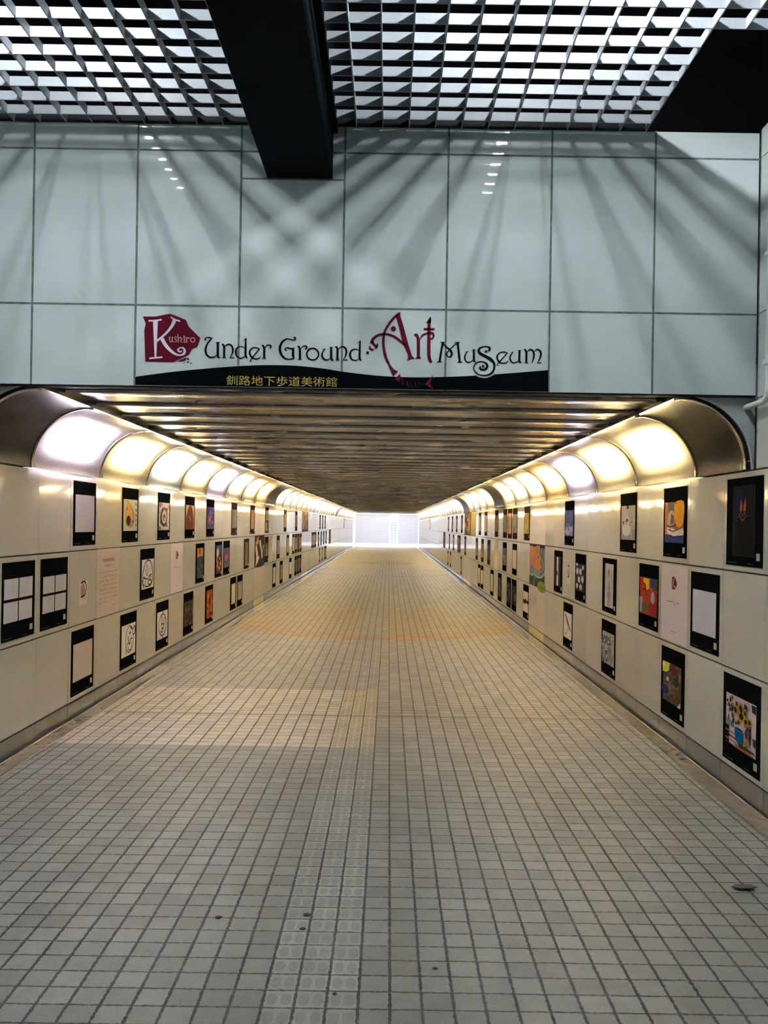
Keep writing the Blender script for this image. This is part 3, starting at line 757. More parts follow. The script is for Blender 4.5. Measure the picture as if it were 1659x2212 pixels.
# ------------------------------------------------------------------ posters
ROWZ = {1: ZP[2], 2: ZP[1], 3: ZP[0]}
def emblem(p, x, z, sx, sz):
    f = lambda q: (x + q[0] / 1500 * sx, z + (1340 - q[1]) / 1240 * sz)
    p.poly([f(q) for q in [(105,165),(420,165),(795,95),(1205,250),(1285,430),(1575,715),(1500,940),(1285,1140),(885,1335),(165,1315),(140,520),(175,350)]], (120, 24, 34))
    u = sx / 1500
    p.stroke([(*f((430, 280)), 110*u), (*f((425, 1210)), 70*u)], (215, 190, 196), curve=False)
    for q in KST[2:]: p.stroke([(*f(t), t[2]*u*1.1) for t in q], (215, 190, 196), n=2)
def face_a(p):
    p.rect(0, 0, 1, 1, (214, 210, 216)); K = (28, 26, 28)
    p.stroke([(0.18,0.05),(0.08,0.25),(0.12,0.6),(0.3,0.88),(0.55,0.97),(0.78,0.85),(0.9,0.55),(0.9,0.3),(0.78,0.12),(0.5,0.06),(0.25,0.1)], K, 0.045)
    p.ring(0.42, 0.62, 0.09, 0.19, 0.03, K); p.ring(0.2, 0.25, 0.11, 0.13, 0.03, K); p.ring(0.66, 0.2, 0.17, 0.11, 0.05, K)
    p.stroke([(0.12,0.42),(0.3,0.36),(0.48,0.32),(0.62,0.42),(0.72,0.3)], K, 0.04); p.stroke([(0.62,0.42),(0.78,0.46),(0.76,0.36)], K, 0.04)
def face_b(p):
    p.rect(0, 0, 1, 1, (222, 218, 222)); K = (60, 55, 45)
    p.stroke([(0.35,0.06),(0.3,0.35),(0.32,0.7),(0.5,0.93),(0.7,0.88),(0.8,0.7),(0.86,0.4),(0.72,0.15),(0.5,0.1),(0.36,0.2)], K, 0.03)
    p.stroke([(0.62,0.9),(0.78,0.8),(0.95,0.88),(0.96,0.66),(0.84,0.6)], K, 0.05); p.stroke([(0.45,0.62),(0.52,0.4),(0.6,0.36),(0.66,0.5),(0.78,0.5)], K, 0.045)
    p.ring(0.42, 0.28, 0.07, 0.14, 0.025, K); p.stroke([(0.5,0.2),(0.62,0.14),(0.72,0.24),(0.76,0.4)], K, 0.03); p.ell(0.6, 0.7, 0.05, 0.05, K)
def face_c(p):
    p.rect(0, 0, 1, 1, (218, 213, 218)); K = (45, 40, 38)
    p.ring(0.52, 0.5, 0.37, 0.42, 0.035, K); p.ring(0.5, 0.5, 0.33, 0.38, 0.015, K); p.ring(0.42, 0.68, 0.08, 0.15, 0.03, K); p.ring(0.68, 0.62, 0.09, 0.14, 0.03, K)
    p.stroke([(0.35,0.48),(0.55,0.54),(0.62,0.4),(0.42,0.38)], K, 0.04); p.ring(0.5, 0.3, 0.12, 0.06, 0.03, K); p.ell(0.42, 0.24, 0.05, 0.04, K)
    p.stroke([(0.48,0.93),(0.52,0.99),(0.56,0.93)], K, 0.03); p.stroke([(0.48,0.08),(0.52,0.02),(0.56,0.06)], K, 0.03)
def blank(c, seed):
    def f(p):
        p.rect(0, 0, 1, 1, c); p.strokes(9, [tuple(v - 7 for v in c), tuple(v - 11 for v in c)], seed, 0.008, 0.2)
    return f
def sheets4(p):
    p.rect(0, 0, 1, 1, (10, 10, 11))
    for i, (x, z) in enumerate(((0.0, 0.0), (0.515, 0.0), (0.0, 0.535), (0.515, 0.535))):
        p.rect(x, z, x + 0.485, z + 0.465, (206, 202, 208))
        p.strokes(6, [(190, 186, 194), (180, 178, 186)], 40 + i, 0.007, 0.15, (x + .05, z + .05, x + .44, z + .42))
def egg(p):
    p.rect(0, 0, 1, 1, (196, 190, 176)); p.poly(smooth([(0.15,0.2),(0.12,0.6),(0.25,0.95),(0.4,0.9),(0.62,0.75),(0.78,0.5),(0.75,0.22),(0.5,0.12),(0.3,0.14),(0.15,0.2)], 3), (150, 148, 110))
    p.poly(smooth([(0.2,0.28),(0.15,0.55),(0.22,0.9),(0.36,0.88),(0.55,0.72),(0.66,0.5),(0.62,0.28),(0.42,0.2),(0.2,0.28)], 3), (214, 164, 104))
    p.ell(0.36, 0.33, 0.16, 0.16, (58, 34, 38)); p.ell(0.24, 0.7, 0.035, 0.05, (150, 80, 40)); p.ell(0.66, 0.3, 0.05, 0.05, (90, 60, 50)); p.ell(0.64, 0.62, 0.03, 0.03, (190, 120, 60))
    p.stroke([(0.35,0.16),(0.5,0.12),(0.68,0.16)], (190, 110, 120), 0.03)
    for z in (0.86, 0.66, 0.5, 0.34, 0.18): p.ell(0.9, z, 0.035, 0.055, (90, 84, 80)); p.ell(0.84, z + 0.04, 0.02, 0.03, (200, 110, 100))
def stripes(p):
    p.rect(0, 0, 1, 1, (208, 196, 190)); p.blobs(26, [(160, 60, 110), (120, 140, 90), (190, 170, 90), (110, 80, 120), (200, 120, 140), (220, 210, 200)], 5, 0.03, 0.09)
    p.ell(0.45, 0.48, 0.33, 0.36, (78, 58, 44)); p.poly([(0.36,0.84),(0.78,0.8),(0.72,0.5),(0.5,0.55)], (150, 76, 120)); p.ell(0.48, 0.48, 0.22, 0.25, (196, 186, 184)); p.ell(0.48, 0.46, 0.11, 0.13, (90, 70, 76)); p.ell(0.5, 0.42, 0.05, 0.06, (200, 190, 190))
def hill(p):
    p.rect(0, 0, 1, 1, (196, 180, 156)); p.poly(smooth([(0.02,0.0),(0.06,0.5),(0.25,0.85),(0.5,1.0),(0.75,0.9),(0.95,0.5),(0.98,0.0)], 3) , (126, 66, 48))
    p.blobs(16, [(118, 60, 44), (136, 74, 54), (110, 62, 40)], 6, 0.05, 0.14, (0.08, 0, 0.92, 0.7)); p.ell(0.45, 0.5, 0.05, 0.05, (190, 140, 130)); p.ell(0.52, 0.42, 0.04, 0.04, (196, 150, 140))
def city(p):
    p.rect(0, 0, 1, 1, (112, 104, 160)); p.blobs(24, [(80, 70, 150), (150, 110, 160), (190, 120, 130), (100, 110, 180), (90, 70, 120)], 7, 0.05, 0.13)
    for x, z, h_ in ((0.1, 0.7, 0.28), (0.28, 0.75, 0.22), (0.8, 0.35, 0.35), (0.15, 0.1, 0.2), (0.7, 0.05, 0.2)): p.rect(x, z, x + 0.09, z + h_, (44, 40, 100))
    p.ell(0.35, 0.42, 0.07, 0.06, (214, 180, 150))
def tex(base, cols, seed, n=26, lo=0.04, hi=0.14):
    def f(p): p.rect(0, 0, 1, 1, base); p.blobs(n, cols, seed, lo, hi)
    return f
def twoframes(p):
    p.rect(0, 0, 1, 1, (96, 84, 70)); p.rect(0.2, 0.52, 0.95, 0.97, (190, 180, 160)); p.rect(0.08, 0.05, 0.6, 0.42, (176, 168, 150))
def sunset(p):
    p.rect(0, 0, 1, 1, (40, 78, 88)); p.rect(0, 0.72, 1, 1, (206, 140, 60)); p.blobs(14, [(226, 190, 110), (190, 96, 40), (214, 160, 80)], 8, 0.06, 0.16, (0, 0.74, 1, 1))
    p.blobs(26, [(30, 60, 90), (60, 96, 80), (70, 60, 50), (40, 90, 110), (110, 90, 50)], 9, 0.05, 0.14, (0, 0.03, 1, 0.72)); p.blobs(5, [(170, 60, 60), (60, 90, 190)], 10, 0.02, 0.06, (0.3, 0.02, 0.95, 0.15))
def castle(p):
    p.rect(0, 0, 1, 1, (70, 34, 30)); p.rect(0, 0.7, 1, 1, (46, 74, 140)); p.poly([(0.05,0.6),(0.1,0.9),(0.25,0.84),(0.35,0.95),(0.5,0.7),(0.4,0.62)], (220, 206, 150))
    p.blobs(30, [(120, 40, 36), (90, 30, 30), (150, 60, 44), (60, 30, 34), (190, 150, 110)], 11, 0.04, 0.12, (0, 0, 1, 0.7)); p.ell(0.6, 0.52, 0.05, 0.07, (226, 210, 190)); p.ell(0.45, 0.2, 0.06, 0.05, (210, 190, 170))
def dusk(p):
    p.rect(0, 0, 1, 1, (84, 84, 122)); p.blobs(18, [(96, 92, 130), (70, 72, 110), (120, 90, 120)], 12, 0.06, 0.18); p.ell(0.48, 0.5, 0.26, 0.2, (186, 80, 96), 14, 0.1, 3); p.ell(0.5, 0.52, 0.14, 0.1, (200, 100, 110), 12, 0.15, 4)
def flames(p):
    p.rect(0, 0, 1, 1, (160, 74, 36)); p.blobs(26, [(224, 170, 80), (200, 110, 40), (120, 40, 24), (232, 200, 120)], 13, 0.05, 0.14)
    p.poly([(0.3,0.1),(0.2,0.5),(0.4,0.8),(0.5,0.62),(0.62,0.85),(0.75,0.5),(0.7,0.1)], (110, 36, 28)); p.strokes(12, [(230, 150, 70), (190, 50, 40)], 14, 0.05, 0.3, vert=0.8); p.ell(0.5, 0.7, 0.07, 0.08, (60, 24, 20))
def figure(bg, c1, c2, seed):
    def f(p):
        p.rect(0, 0, 1, 1, bg); p.strokes(18, [c2, tuple((u + v) // 2 for u, v in zip(bg, c2))], seed, 0.03, 0.3, vert=0.7)
        p.ell(0.48, 0.78, 0.15, 0.13, c1); p.poly([(0.3,0.0),(0.34,0.5),(0.45,0.64),(0.62,0.6),(0.7,0.3),(0.74,0.0)], c1); p.ell(0.5, 0.8, 0.07, 0.07, c2); p.strokes(10, [c2], seed + 1, 0.02, 0.2, (0.3, 0.05, 0.7, 0.6))
    return f
def snowman(p):
    p.rect(0, 0, 1, 1, (176, 170, 174)); p.rect(0, 0, 1, 0.3, (150, 146, 152)); p.strokes(40, [(186, 182, 186), (160, 154, 160), (196, 192, 194)], 15, 0.03, 0.2)
    p.rect(0.42, 0.9, 0.58, 1.0, (70, 54, 50)); p.ell(0.42, 0.28, 0.3, 0.18, (206, 202, 206)); p.ell(0.45, 0.55, 0.18, 0.13, (210, 206, 210)); p.ell(0.46, 0.57, 0.12, 0.055, (110, 104, 108))
    p.ell(0.2, 0.5, 0.06, 0.05, (100, 90, 90)); p.stroke([(0.7,0.5),(0.85,0.52)], (110, 100, 100), 0.03); p.strokes(6, [(90, 84, 84)], 16, 0.015, 0.08, (0.3, 0.45, 0.6, 0.55))
def valley(p):
    p.rect(0, 0, 1, 1, (150, 106, 80)); p.poly([(0.0,0.2),(0.1,0.8),(0.0,1.0)], (200, 96, 56)); p.rect(0, 0.18, 0.1, 1, (206, 110, 60)); p.poly([(0.14,1.0),(0.52,1.0),(0.5,0.82),(0.38,0.76),(0.2,0.8)], (92, 108, 110))
    p.poly(smooth([(0.5,0.9),(0.56,1.0),(1.0,1.0),(1.0,0.55),(0.85,0.38),(0.65,0.42),(0.54,0.62),(0.5,0.9)], 3), (222, 158, 40)); p.poly([(0.5,1.0),(0.66,1.0),(0.58,0.93)], (200, 80, 40))
    p.poly(smooth([(0.12,0.4),(0.16,0.66),(0.34,0.8),(0.5,0.72),(0.52,0.5),(0.4,0.42),(0.12,0.4)], 3), (176, 166, 160)); p.poly([(0.35,0.72),(0.5,0.66),(0.5,0.48),(0.3,0.44)], (120, 92, 80)); p.stroke([(0.1,0.42),(0.35,0.4),(0.6,0.43)], (60, 44, 44), 0.025)
    p.poly(smooth([(0.12,0.38),(0.14,0.22),(0.4,0.16),(0.75,0.18),(1.0,0.2),(0.98,0.36),(0.7,0.3),(0.4,0.36),(0.12,0.38)], 3), (214, 202, 206)); p.stroke([(0.2,0.33),(0.45,0.28),(0.7,0.33)], (110, 80, 70), 0.03); p.stroke([(0.3,0.38),(0.34,0.3)], (90, 70, 64), 0.025)
    p.rect(0, 0, 1, 0.16, (52, 66, 132)); p.stroke([(0.0,0.17),(0.3,0.18),(0.5,0.14),(0.75,0.16),(1.0,0.17)], (40, 44, 74), 0.03)
def nightcat(p):
    p.rect(0, 0, 1, 1, (10, 12, 16)); p.rect(0.01, 0.01, 0.99, 0.99, (14, 16, 20)); p.poly([(0.02,0.2),(0.02,0.95),(0.55,0.95),(0.35,0.55),(0.2,0.25)], (18, 22, 44)); p.blobs(8, [(16, 24, 60), (20, 22, 50)], 17, 0.05, 0.12, (0.02, 0.3, 0.35, 0.95))
    p.poly(smooth([(0.12,0.02),(0.12,0.4),(0.3,0.58),(0.6,0.62),(0.85,0.5),(0.9,0.02)], 3), (9, 11, 14)); O = (150, 76, 52)
    p.poly([(0.32,0.68),(0.36,0.82),(0.45,0.72),(0.42,0.66)], O); p.poly([(0.48,0.7),(0.58,0.83),(0.62,0.72),(0.56,0.66)], O)
    p.ring(0.385, 0.675, 0.055, 0.04, 0.03, (170, 96, 60)); p.ring(0.545, 0.675, 0.055, 0.04, 0.03, (170, 96, 60)); p.stroke([(0.3,0.58),(0.38,0.62),(0.46,0.57),(0.54,0.62),(0.6,0.57),(0.46,0.51),(0.3,0.58)], (100, 56, 46), 0.03)
    for q in ([(0.3,0.57),(0.2,0.55),(0.12,0.5)],[(0.62,0.57),(0.75,0.58)],[(0.75,0.75),(0.85,0.62),(0.93,0.45)]): p.stroke(q, (48, 54, 70), 0.008)
    for z in (0.015, 0.985): p.rect(0.01, z - 0.004, 0.99, z + 0.004, (34, 38, 44))
    for x in (0.012, 0.988): p.rect(x - 0.008, 0.01, x + 0.008, 0.99, (34, 38, 44))
def sky(p):
    p.rect(0, 0, 1, 1, (74, 86, 140)); p.rect(0, 0.0, 1, 0.4, (104, 112, 164)); p.blobs(24, [(84, 94, 150), (96, 106, 160), (70, 82, 136)], 18, 0.08, 0.2, (0, 0.3, 1, 1)); p.blobs(12, [(150, 156, 196), (130, 136, 184)], 19, 0.06, 0.16, (0, 0, 1, 0.4)); p.ell(0.45, 0.26, 0.07, 0.04, (44, 44, 80))
def quilt(p):
    p.rect(0, 0, 1, 1, (170, 64, 40)); p.blobs(16, [(190, 70, 40), (150, 50, 40), (180, 84, 50)], 20, 0.08, 0.2); p.poly([(0.2,0.98),(0.55,0.98),(0.54,0.72),(0.4,0.66),(0.34,0.84),(0.2,0.86)], (226, 190, 40)); p.poly([(0.6,1.0),(0.86,1.0),(0.84,0.72),(0.62,0.76)], (40, 56, 120)); p.rect(0.86, 0.72, 1.0, 1.0, (56, 84, 70))
    p.ell(0.76, 0.5, 0.11, 0.17, (160, 140, 180)); p.poly([(0.0,0.02),(0.0,0.46),(0.16,0.44),(0.14,0.06)], (150, 140, 180)); p.poly([(0.2,0.04),(0.22,0.3),(0.46,0.36),(0.44,0.1)], (76, 110, 56)); p.poly([(0.46,0.02),(0.6,0.24),(1.0,0.36),(1.0,0.02)], (160, 40, 40)); p.ell(0.27, 0.68, 0.06, 0.03, (90, 30, 26)); p.rect(0.0, 0.6, 0.12, 1.0, (190, 50, 50))
def ovals(p):
    p.rect(0, 0, 1, 1, (44, 40, 38)); p.strokes(20, [(60, 56, 54), (34, 30, 28)], 21, 0.05, 0.2)
    for i, (x, z, a, b) in enumerate(((0.2,0.72,0.14,0.13),(0.55,0.72,0.14,0.13),(0.82,0.88,0.1,0.09),(0.4,0.42,0.14,0.13),(0.78,0.46,0.14,0.14),(0.18,0.18,0.12,0.1),(0.6,0.16,0.15,0.11),(0.14,0.96,0.1,0.06))): p.ell(x, z, a, b, (176, 170, 168), 14, 0.08, i); p.ell(x, z, a * .6, b * .6, (196, 190, 190), 12, 0.1, i)
def pillar(p):
    p.rect(0, 0, 1, 1, (30, 22, 20)); p.rect(0.28, 0.02, 0.66, 0.98, (110, 90, 84)); p.rect(0.36, 0.04, 0.58, 0.97, (206, 200, 202)); p.poly([(0.1,0.0),(0.34,0.0),(0.34,0.9),(0.2,0.8)], (66, 40, 34)); p.ell(0.42, 0.44, 0.08, 0.1, (60, 44, 40))
def scribble(base, cols, seed, n=60, w=0.025):
    def f(p): p.rect(0, 0, 1, 1, base); p.strokes(n, cols, seed, w, 0.22)
    return f
def owlmask(p):
    p.rect(0, 0, 1, 1, (176, 172, 172)); p.strokes(150, [(110, 106, 106), (84, 80, 82), (206, 202, 202)], 22, 0.022, 0.2); p.ell(0.35, 0.74, 0.16, 0.1, (96, 90, 92)); p.ell(0.68, 0.74, 0.16, 0.1, (96, 90, 92)); p.ell(0.35, 0.74, 0.06, 0.05, (200, 196, 196)); p.ell(0.68, 0.74, 0.06, 0.05, (200, 196, 196))
    p.poly([(0.3,0.5),(0.5,0.3),(0.72,0.5),(0.5,0.42)], (80, 74, 76)); p.poly([(0.2,0.0),(0.3,0.2),(0.4,0.0)], (60, 56, 58)); p.ring(0.5, 0.5, 0.42, 0.4, 0.03, (96, 92, 92))
def birdsketch(p):
    p.rect(0, 0, 1, 1, (208, 202, 196)); p.stroke([(0.2,0.95,0.02),(0.25,0.86,0.1),(0.4,0.7,0.16),(0.6,0.55,0.14),(0.8,0.4,0.1),(0.92,0.3,0.02)], (120, 110, 100)); p.stroke([(0.3,0.84),(0.5,0.62),(0.7,0.5)], (70, 62, 58), 0.04); p.stroke([(0.55,0.5),(0.45,0.25),(0.2,0.12)], (90, 80, 74), 0.03); p.stroke([(0.62,0.48),(0.55,0.22)], (100, 90, 84), 0.025); p.ell(0.24, 0.88, 0.06, 0.05, (60, 54, 50)); p.strokes(10, [(150, 140, 130)], 23, 0.015, 0.12, (0.3, 0.35, 0.9, 0.75)); p.stroke([(0.15,0.06),(0.2,0.12)], (50, 46, 44), 0.04)
def abstract(p):
    p.rect(0, 0, 1, 1, (96, 78, 66)); p.blobs(40, [(120, 76, 60), (70, 74, 70), (130, 110, 84), (60, 70, 80), (140, 70, 56), (88, 92, 66), (150, 120, 100)], 24, 0.06, 0.17); p.poly([(0,0.72),(0,1),(0.45,1),(0.4,0.82),(0.2,0.74)], (214, 204, 70)); p.ell(0.06, 0.9, 0.06, 0.06, (240, 236, 200)); p.poly([(0.45,1),(0.5,0.8),(0.66,0.72),(0.8,0.86),(0.72,1)], (120, 44, 40)); p.poly([(0.4,0.98),(0.52,0.98),(0.46,0.8),(0.36,0.78)], (46, 66, 90))
    p.ell(0.18, 0.28, 0.19, 0.13, (36, 52, 112), 14, 0.1, 2); p.ell(0.3, 0.58, 0.08, 0.06, (206, 170, 160), 9, 0.2, 3); p.ell(0.74, 0.58, 0.16, 0.12, (52, 66, 66), 12, 0.15, 5); p.ell(0.86, 0.24, 0.12, 0.1, (74, 86, 56), 12, 0.15, 6); p.poly([(0.84,0.0),(1,0.0),(1,0.14)], (214, 200, 190)); p.ell(0.55, 0.35, 0.12, 0.12, (128, 92, 72), 12, 0.2, 7)
def vase(p):
    p.rect(0, 0, 1, 1, (198, 178, 178)); p.rect(0.0, 0.0, 0.12, 0.36, (12, 12, 12)); p.blobs(10, [(110, 80, 100), (80, 60, 70), (120, 130, 140)], 25, 0.02, 0.06, (0, 0.45, 0.3, 1)); p.poly([(0.86,0.98),(1,0.98),(1,0.82),(0.88,0.84)], (26, 34, 36)); p.poly([(0.9,0.36),(1.0,0.36),(1,0.2),(0.92,0.22)], (40, 60, 70)); p.rect(0.02, 0.36, 0.16, 0.5, (120, 128, 136)); p.rect(0.18, 0.36, 0.28, 0.48, (90, 104, 110))
    for i, z in enumerate((0.28, 0.2, 0.12, 0.04)): p.poly([(0.0, z), (0.4, z - 0.03), (0.4, z - 0.055), (0.0, z - 0.03)], (40, 28, 30) if i % 2 else (150, 100, 90))
    p.poly([(0.3,0.06),(0.7,0.1),(1.0,0.0),(0.4,0.0)], (150, 90, 70)); p.poly([(0.4,0.12),(0.95,0.1),(1.0,0.06),(0.5,0.05)], (60, 40, 36))
    p.strokes(14, [(90, 100, 60), (120, 110, 60)], 26, 0.012, 0.3, (0.25, 0.4, 0.8, 0.85), vert=0.6); r = random.Random(3)
    for x, z, q in ((0.52,0.82,0.09),(0.55,0.66,0.12),(0.36,0.72,0.07),(0.7,0.6,0.09),(0.82,0.62,0.08),(0.68,0.76,0.07),(0.4,0.86,0.06),(0.46,0.52,0.06)): p.ell(x, z, q, q * .9, (176, 140, 50), 12, 0.12, int(x * 99)); p.ell(x, z, q * .55, q * .55, (52, 36, 26), 12, 0.1, 1)
    for i in range(15): p.ell(r.uniform(0.05, 0.92), r.uniform(0.48, 0.95), r.uniform(.018, .035), r.uniform(.025, .05), r.choice([(40, 28, 30), (60, 40, 50), (30, 26, 24)]), 9, 0.1, i)
    p.poly([(0.34,0.38),(0.38,0.36),(0.62,0.36),(0.64,0.4),(0.62,0.16),(0.54,0.13),(0.44,0.13),(0.38,0.18)], (20, 96, 140)); p.ell(0.49, 0.39, 0.14, 0.025, (12, 60, 90)); p.ell(0.78, 0.38, 0.09, 0.13, (70, 44, 50)); p.poly([(0.66,0.1),(0.72,0.3),(0.8,0.32),(0.94,0.08),(0.84,0.2)], (150, 120, 70)); p.ell(0.8, 0.4, 0.04, 0.09, (110, 70, 80))
def yellowpage(p):
    p.rect(0, 0, 1, 1, (208, 190, 84)); p.rect(0.2, 0.62, 0.8, 0.95, (196, 176, 120)); p.rect(0.62, 0.06, 0.8, 0.2, (120, 100, 40))
def halfblack(p):
    p.rect(0, 0, 1, 1, (206, 196, 196)); p.poly([(0,0.4),(0,0.6),(0.3,0.58),(0.5,0.66),(0.7,0.58),(1,0.62),(1,0.42),(0.6,0.46),(0.4,0.38)], (40, 28, 28)); p.strokes(5, [(60, 40, 40)], 27, 0.02, 0.1, (0.3, 0.5, 0.7, 0.75))
def textsheet(p):
    p.rect(0, 0, 1, 1, (206, 188, 178)); r = random.Random(9); K = (160, 122, 112)
    def row(z, x0, x1, h, dens=0.75, g=0.026):
        x = x0
        while x < x1:
            if r.random() < dens:
                for k in range(2): p.face([(x + r.uniform(0, g*.3), z + r.uniform(0, h*.5)), (x + g*.75, z + r.uniform(0, h*.4)), (x + g*.7, z + h * r.uniform(.5, 1)), (x + r.uniform(0, g*.4), z + h * r.uniform(.5, 1))], K)
            x += g
    for k in range(3): row(0.80, 0.26, 0.76, 0.06, 0.95, 0.05)
    row(0.73, 0.3, 0.72, 0.035, 0.8, 0.04); z = 0.64
    for i, (a_, b_) in enumerate(((.12,.88),(.1,.88),(.12,.84),(.24,.9),(.12,.88),(.12,.9),(.14,.88),(.1,.44))): row(z, a_, b_, 0.024); z -= 0.064
    row(0.12, 0.62, 0.88, 0.02); row(0.06, 0.66, 0.9, 0.016); p.next()
def infosheet(p):
    p.rect(0, 0, 1, 1, (216, 205, 212)); emblem(p, 0.4, 0.68, 0.2, 0.17); G_ = (150, 140, 150)
    p.stroke([(0.22,0.52,0.008),(0.34,0.515,0.014),(0.48,0.52,0.01)], G_); p.stroke([(0.5,0.56,0.006),(0.54,0.5,0.014),(0.6,0.47,0.006)], (150, 90, 100)); p.stroke([(0.6,0.515,0.012),(0.72,0.51,0.014)], G_); p.stroke([(0.4,0.13),(0.6,0.13)], G_, 0.008)
def tornnote(p):
    p.poly([(0.05,0.02),(0.4,0.06),(0.9,0.08),(0.97,0.95),(0.5,0.98),(0.03,0.9)], (212, 200, 200)); p.ell(0.4, 0.62, 0.26, 0.24, (170, 130, 120), 12, 0.1, 2); p.stroke([(0.2,0.88),(0.6,0.92),(0.8,0.7),(0.62,0.42),(0.2,0.36)], (50, 36, 40), 0.07); p.ring(0.38, 0.62, 0.15, 0.14, 0.04, (196, 160, 150)); p.stroke([(0.12,0.26),(0.4,0.28),(0.8,0.26)], (150, 150, 170), 0.02)
def mural_dress(p):
    p.rect(0, 0, 1, 1, (46, 34, 36)); Wt = (214, 200, 170); N = (38, 46, 78)
    p.poly(smooth([(0.1,0.02),(0.16,0.3),(0.08,0.6),(0.14,0.72),(0.26,0.62),(0.34,0.4),(0.42,0.3),(0.52,0.36),(0.46,0.2),(0.3,0.12),(0.1,0.02)], 3), Wt); p.poly(smooth([(0.2,0.72),(0.45,0.76),(0.56,0.5),(0.75,0.32),(1.0,0.3),(1.0,0.0),(0.14,0.0),(0.4,0.2),(0.5,0.34),(0.34,0.44),(0.2,0.72)], 3), N)
    p.poly(smooth([(0.48,0.86),(0.62,0.84),(0.7,0.6),(0.84,0.3),(0.72,0.24),(0.62,0.5),(0.48,0.7),(0.48,0.86)], 3), Wt); p.poly([(0.84,0.7),(0.94,0.66),(0.84,0.38),(0.76,0.34)], (180, 166, 140)); p.ell(0.36, 0.88, 0.2, 0.09, (196, 150, 124), 12, 0.1, 1); p.ell(0.24, 0.78, 0.16, 0.07, (206, 164, 138), 12, 0.1, 2); p.ell(0.46, 0.9, 0.1, 0.06, (60, 36, 34))
def mural_map(p):
    p.rect(0, 0, 1, 1, (120, 136, 146)); p.rect(0, 0.93, 1, 1, (50, 46, 76)); O = (208, 134, 74)
    p.poly(smooth([(0.0,0.42),(0.0,0.92),(0.3,0.94),(0.46,0.97),(0.7,0.98),(0.66,0.8),(0.78,0.72),(0.72,0.58),(0.84,0.5),(0.7,0.38),(0.58,0.42),(0.4,0.4),(0.2,0.5),(0.0,0.42)], 3), O); p.poly([(0.02,0.46),(0.02,0.88),(0.3,0.92),(0.36,0.66),(0.2,0.54)], (196, 130, 110)); p.stroke([(0.3,0.36),(0.34,0.6),(0.5,0.86),(0.62,0.97)], (130, 140, 146), 0.05)
    p.stroke([(0.72,0.98),(0.68,0.8),(0.8,0.72),(0.74,0.58),(0.86,0.5),(0.72,0.4)], (70, 80, 96), 0.025); p.stroke([(0.98,0.95),(0.84,0.82),(0.98,0.6),(0.92,0.4),(0.7,0.3)], (84, 96, 110), 0.04); p.poly(smooth([(0.0,0.0),(0.0,0.24),(0.2,0.22),(0.3,0.27),(0.5,0.22),(0.8,0.24),(1.0,0.34),(1.0,0.0)], 3), (56, 76, 62)); p.stroke([(0.0,0.25),(0.2,0.23),(0.32,0.28),(0.5,0.23),(0.8,0.25),(1.0,0.35)], (170, 178, 180), 0.025); p.stroke([(0.32,0.0),(0.34,0.14),(0.38,0.3)], (130, 146, 140), 0.04); p.ell(0.82, 0.03, 0.26, 0.13, (128, 140, 56)); p.rect(0.66, -0.0, 1.0, 0.04, (110, 124, 50)); p.ell(0.62, 0.72, 0.03, 0.02, (60, 50, 50))
def mural_group(p):
    p.rect(0, 0, 1, 1, (150, 126, 100)); p.blobs(16, [(90, 70, 76), (70, 54, 66), (186, 150, 120), (110, 100, 70), (200, 170, 140)], 28, 0.07, 0.17); p.poly([(0.1,1),(0.4,0.7),(0.2,0.5),(0.05,0.6)], (70, 56, 70)); p.poly([(0.9,1),(0.6,0.7),(0.5,0.6),(0.8,0.9)], (100, 44, 56)); p.poly([(0.55,0.2),(0.65,0.75),(0.9,0.7),(0.85,0.1)], (196, 150, 122)); p.rect(0.94, 0, 1, 1, (60, 40, 48)); p.rect(0, 0.0, 1, 0.03, (50, 40, 44))
def mural_veil(p):
    p.rect(0, 0, 1, 1, (120, 100, 96)); p.strokes(20, [(190, 160, 130), (150, 120, 100), (206, 190, 176), (90, 76, 90)], 29, 0.08, 0.5, vert=0.9); p.rect(0, 0, 1, 0.12, (72, 60, 76)); p.rect(0.9, 0, 1, 1, (80, 72, 96))

WALL_NAME = {-1: 'left wall', 1: 'right wall'}
def poster(s, row, k, art, label, cat='poster', w=0.50, h=0.52, pic=(0.075, 0.21, 0.925, 0.79), board='board', tagged=True, span=1, dz=0.0, name='poster', group=None):
    W = WL if s < 0 else WR
    yc = YJ[s] + 0.6 * (k + span / 2); zc = ROWZ[row] + 0.301 + dz
    t = thing(name, label, cat, (s * (W - 0.0006), yc, zc - h / 2), s * -PI / 2, group or f'{cat}s in the {("", "top", "middle", "bottom")[row]} row of the {WALL_NAME[s]}')
    fr = pic is None; x0, z0, x1, z1 = pic or (0, 0, 1, 1)
    if board:
        b = NB(); box(b, -w/2, w/2, -0.003, 0, 0, h); obj('board', b, board, t)
    p = Art(lambda x, z: (-w/2 + w * (x0 + (x1 - x0) * x), h * (z0 + (z1 - z0) * z)), 0.00012, -0.0034 if board else -0.001)
    art(p); p.done('picture' if not fr else 'printed_sheet', t)
    if tagged and board:
        b = NB(); box(b, w * 0.845, w * 0.935, -0.0036, -0.003, h * 0.075, h * 0.155)
        for v in b.verts: v.co.x -= w / 2
        obj('corner_tag', b, 'tag', t)
        q = Art(lambda x, z: (-w/2 + w * x, h * z), 0.0, -0.0033); r = random.Random(k * 7 + row)
        for a_, n_ in ((0.05, 9), (0.62, 5)):
            for i in range(n_):
                x = a_ + i * 0.03; q.face([(x, 0.028), (x + 0.02, 0.028), (x + 0.02, 0.028 + r.uniform(.006, .014)), (x, 0.028 + r.uniform(.006, .014))], (74, 72, 70))
        q.done('caption_print', t)
    return t
FULL = dict(w=0.594, h=0.594, pic=None, board=None, tagged=False)
T = lambda p: p
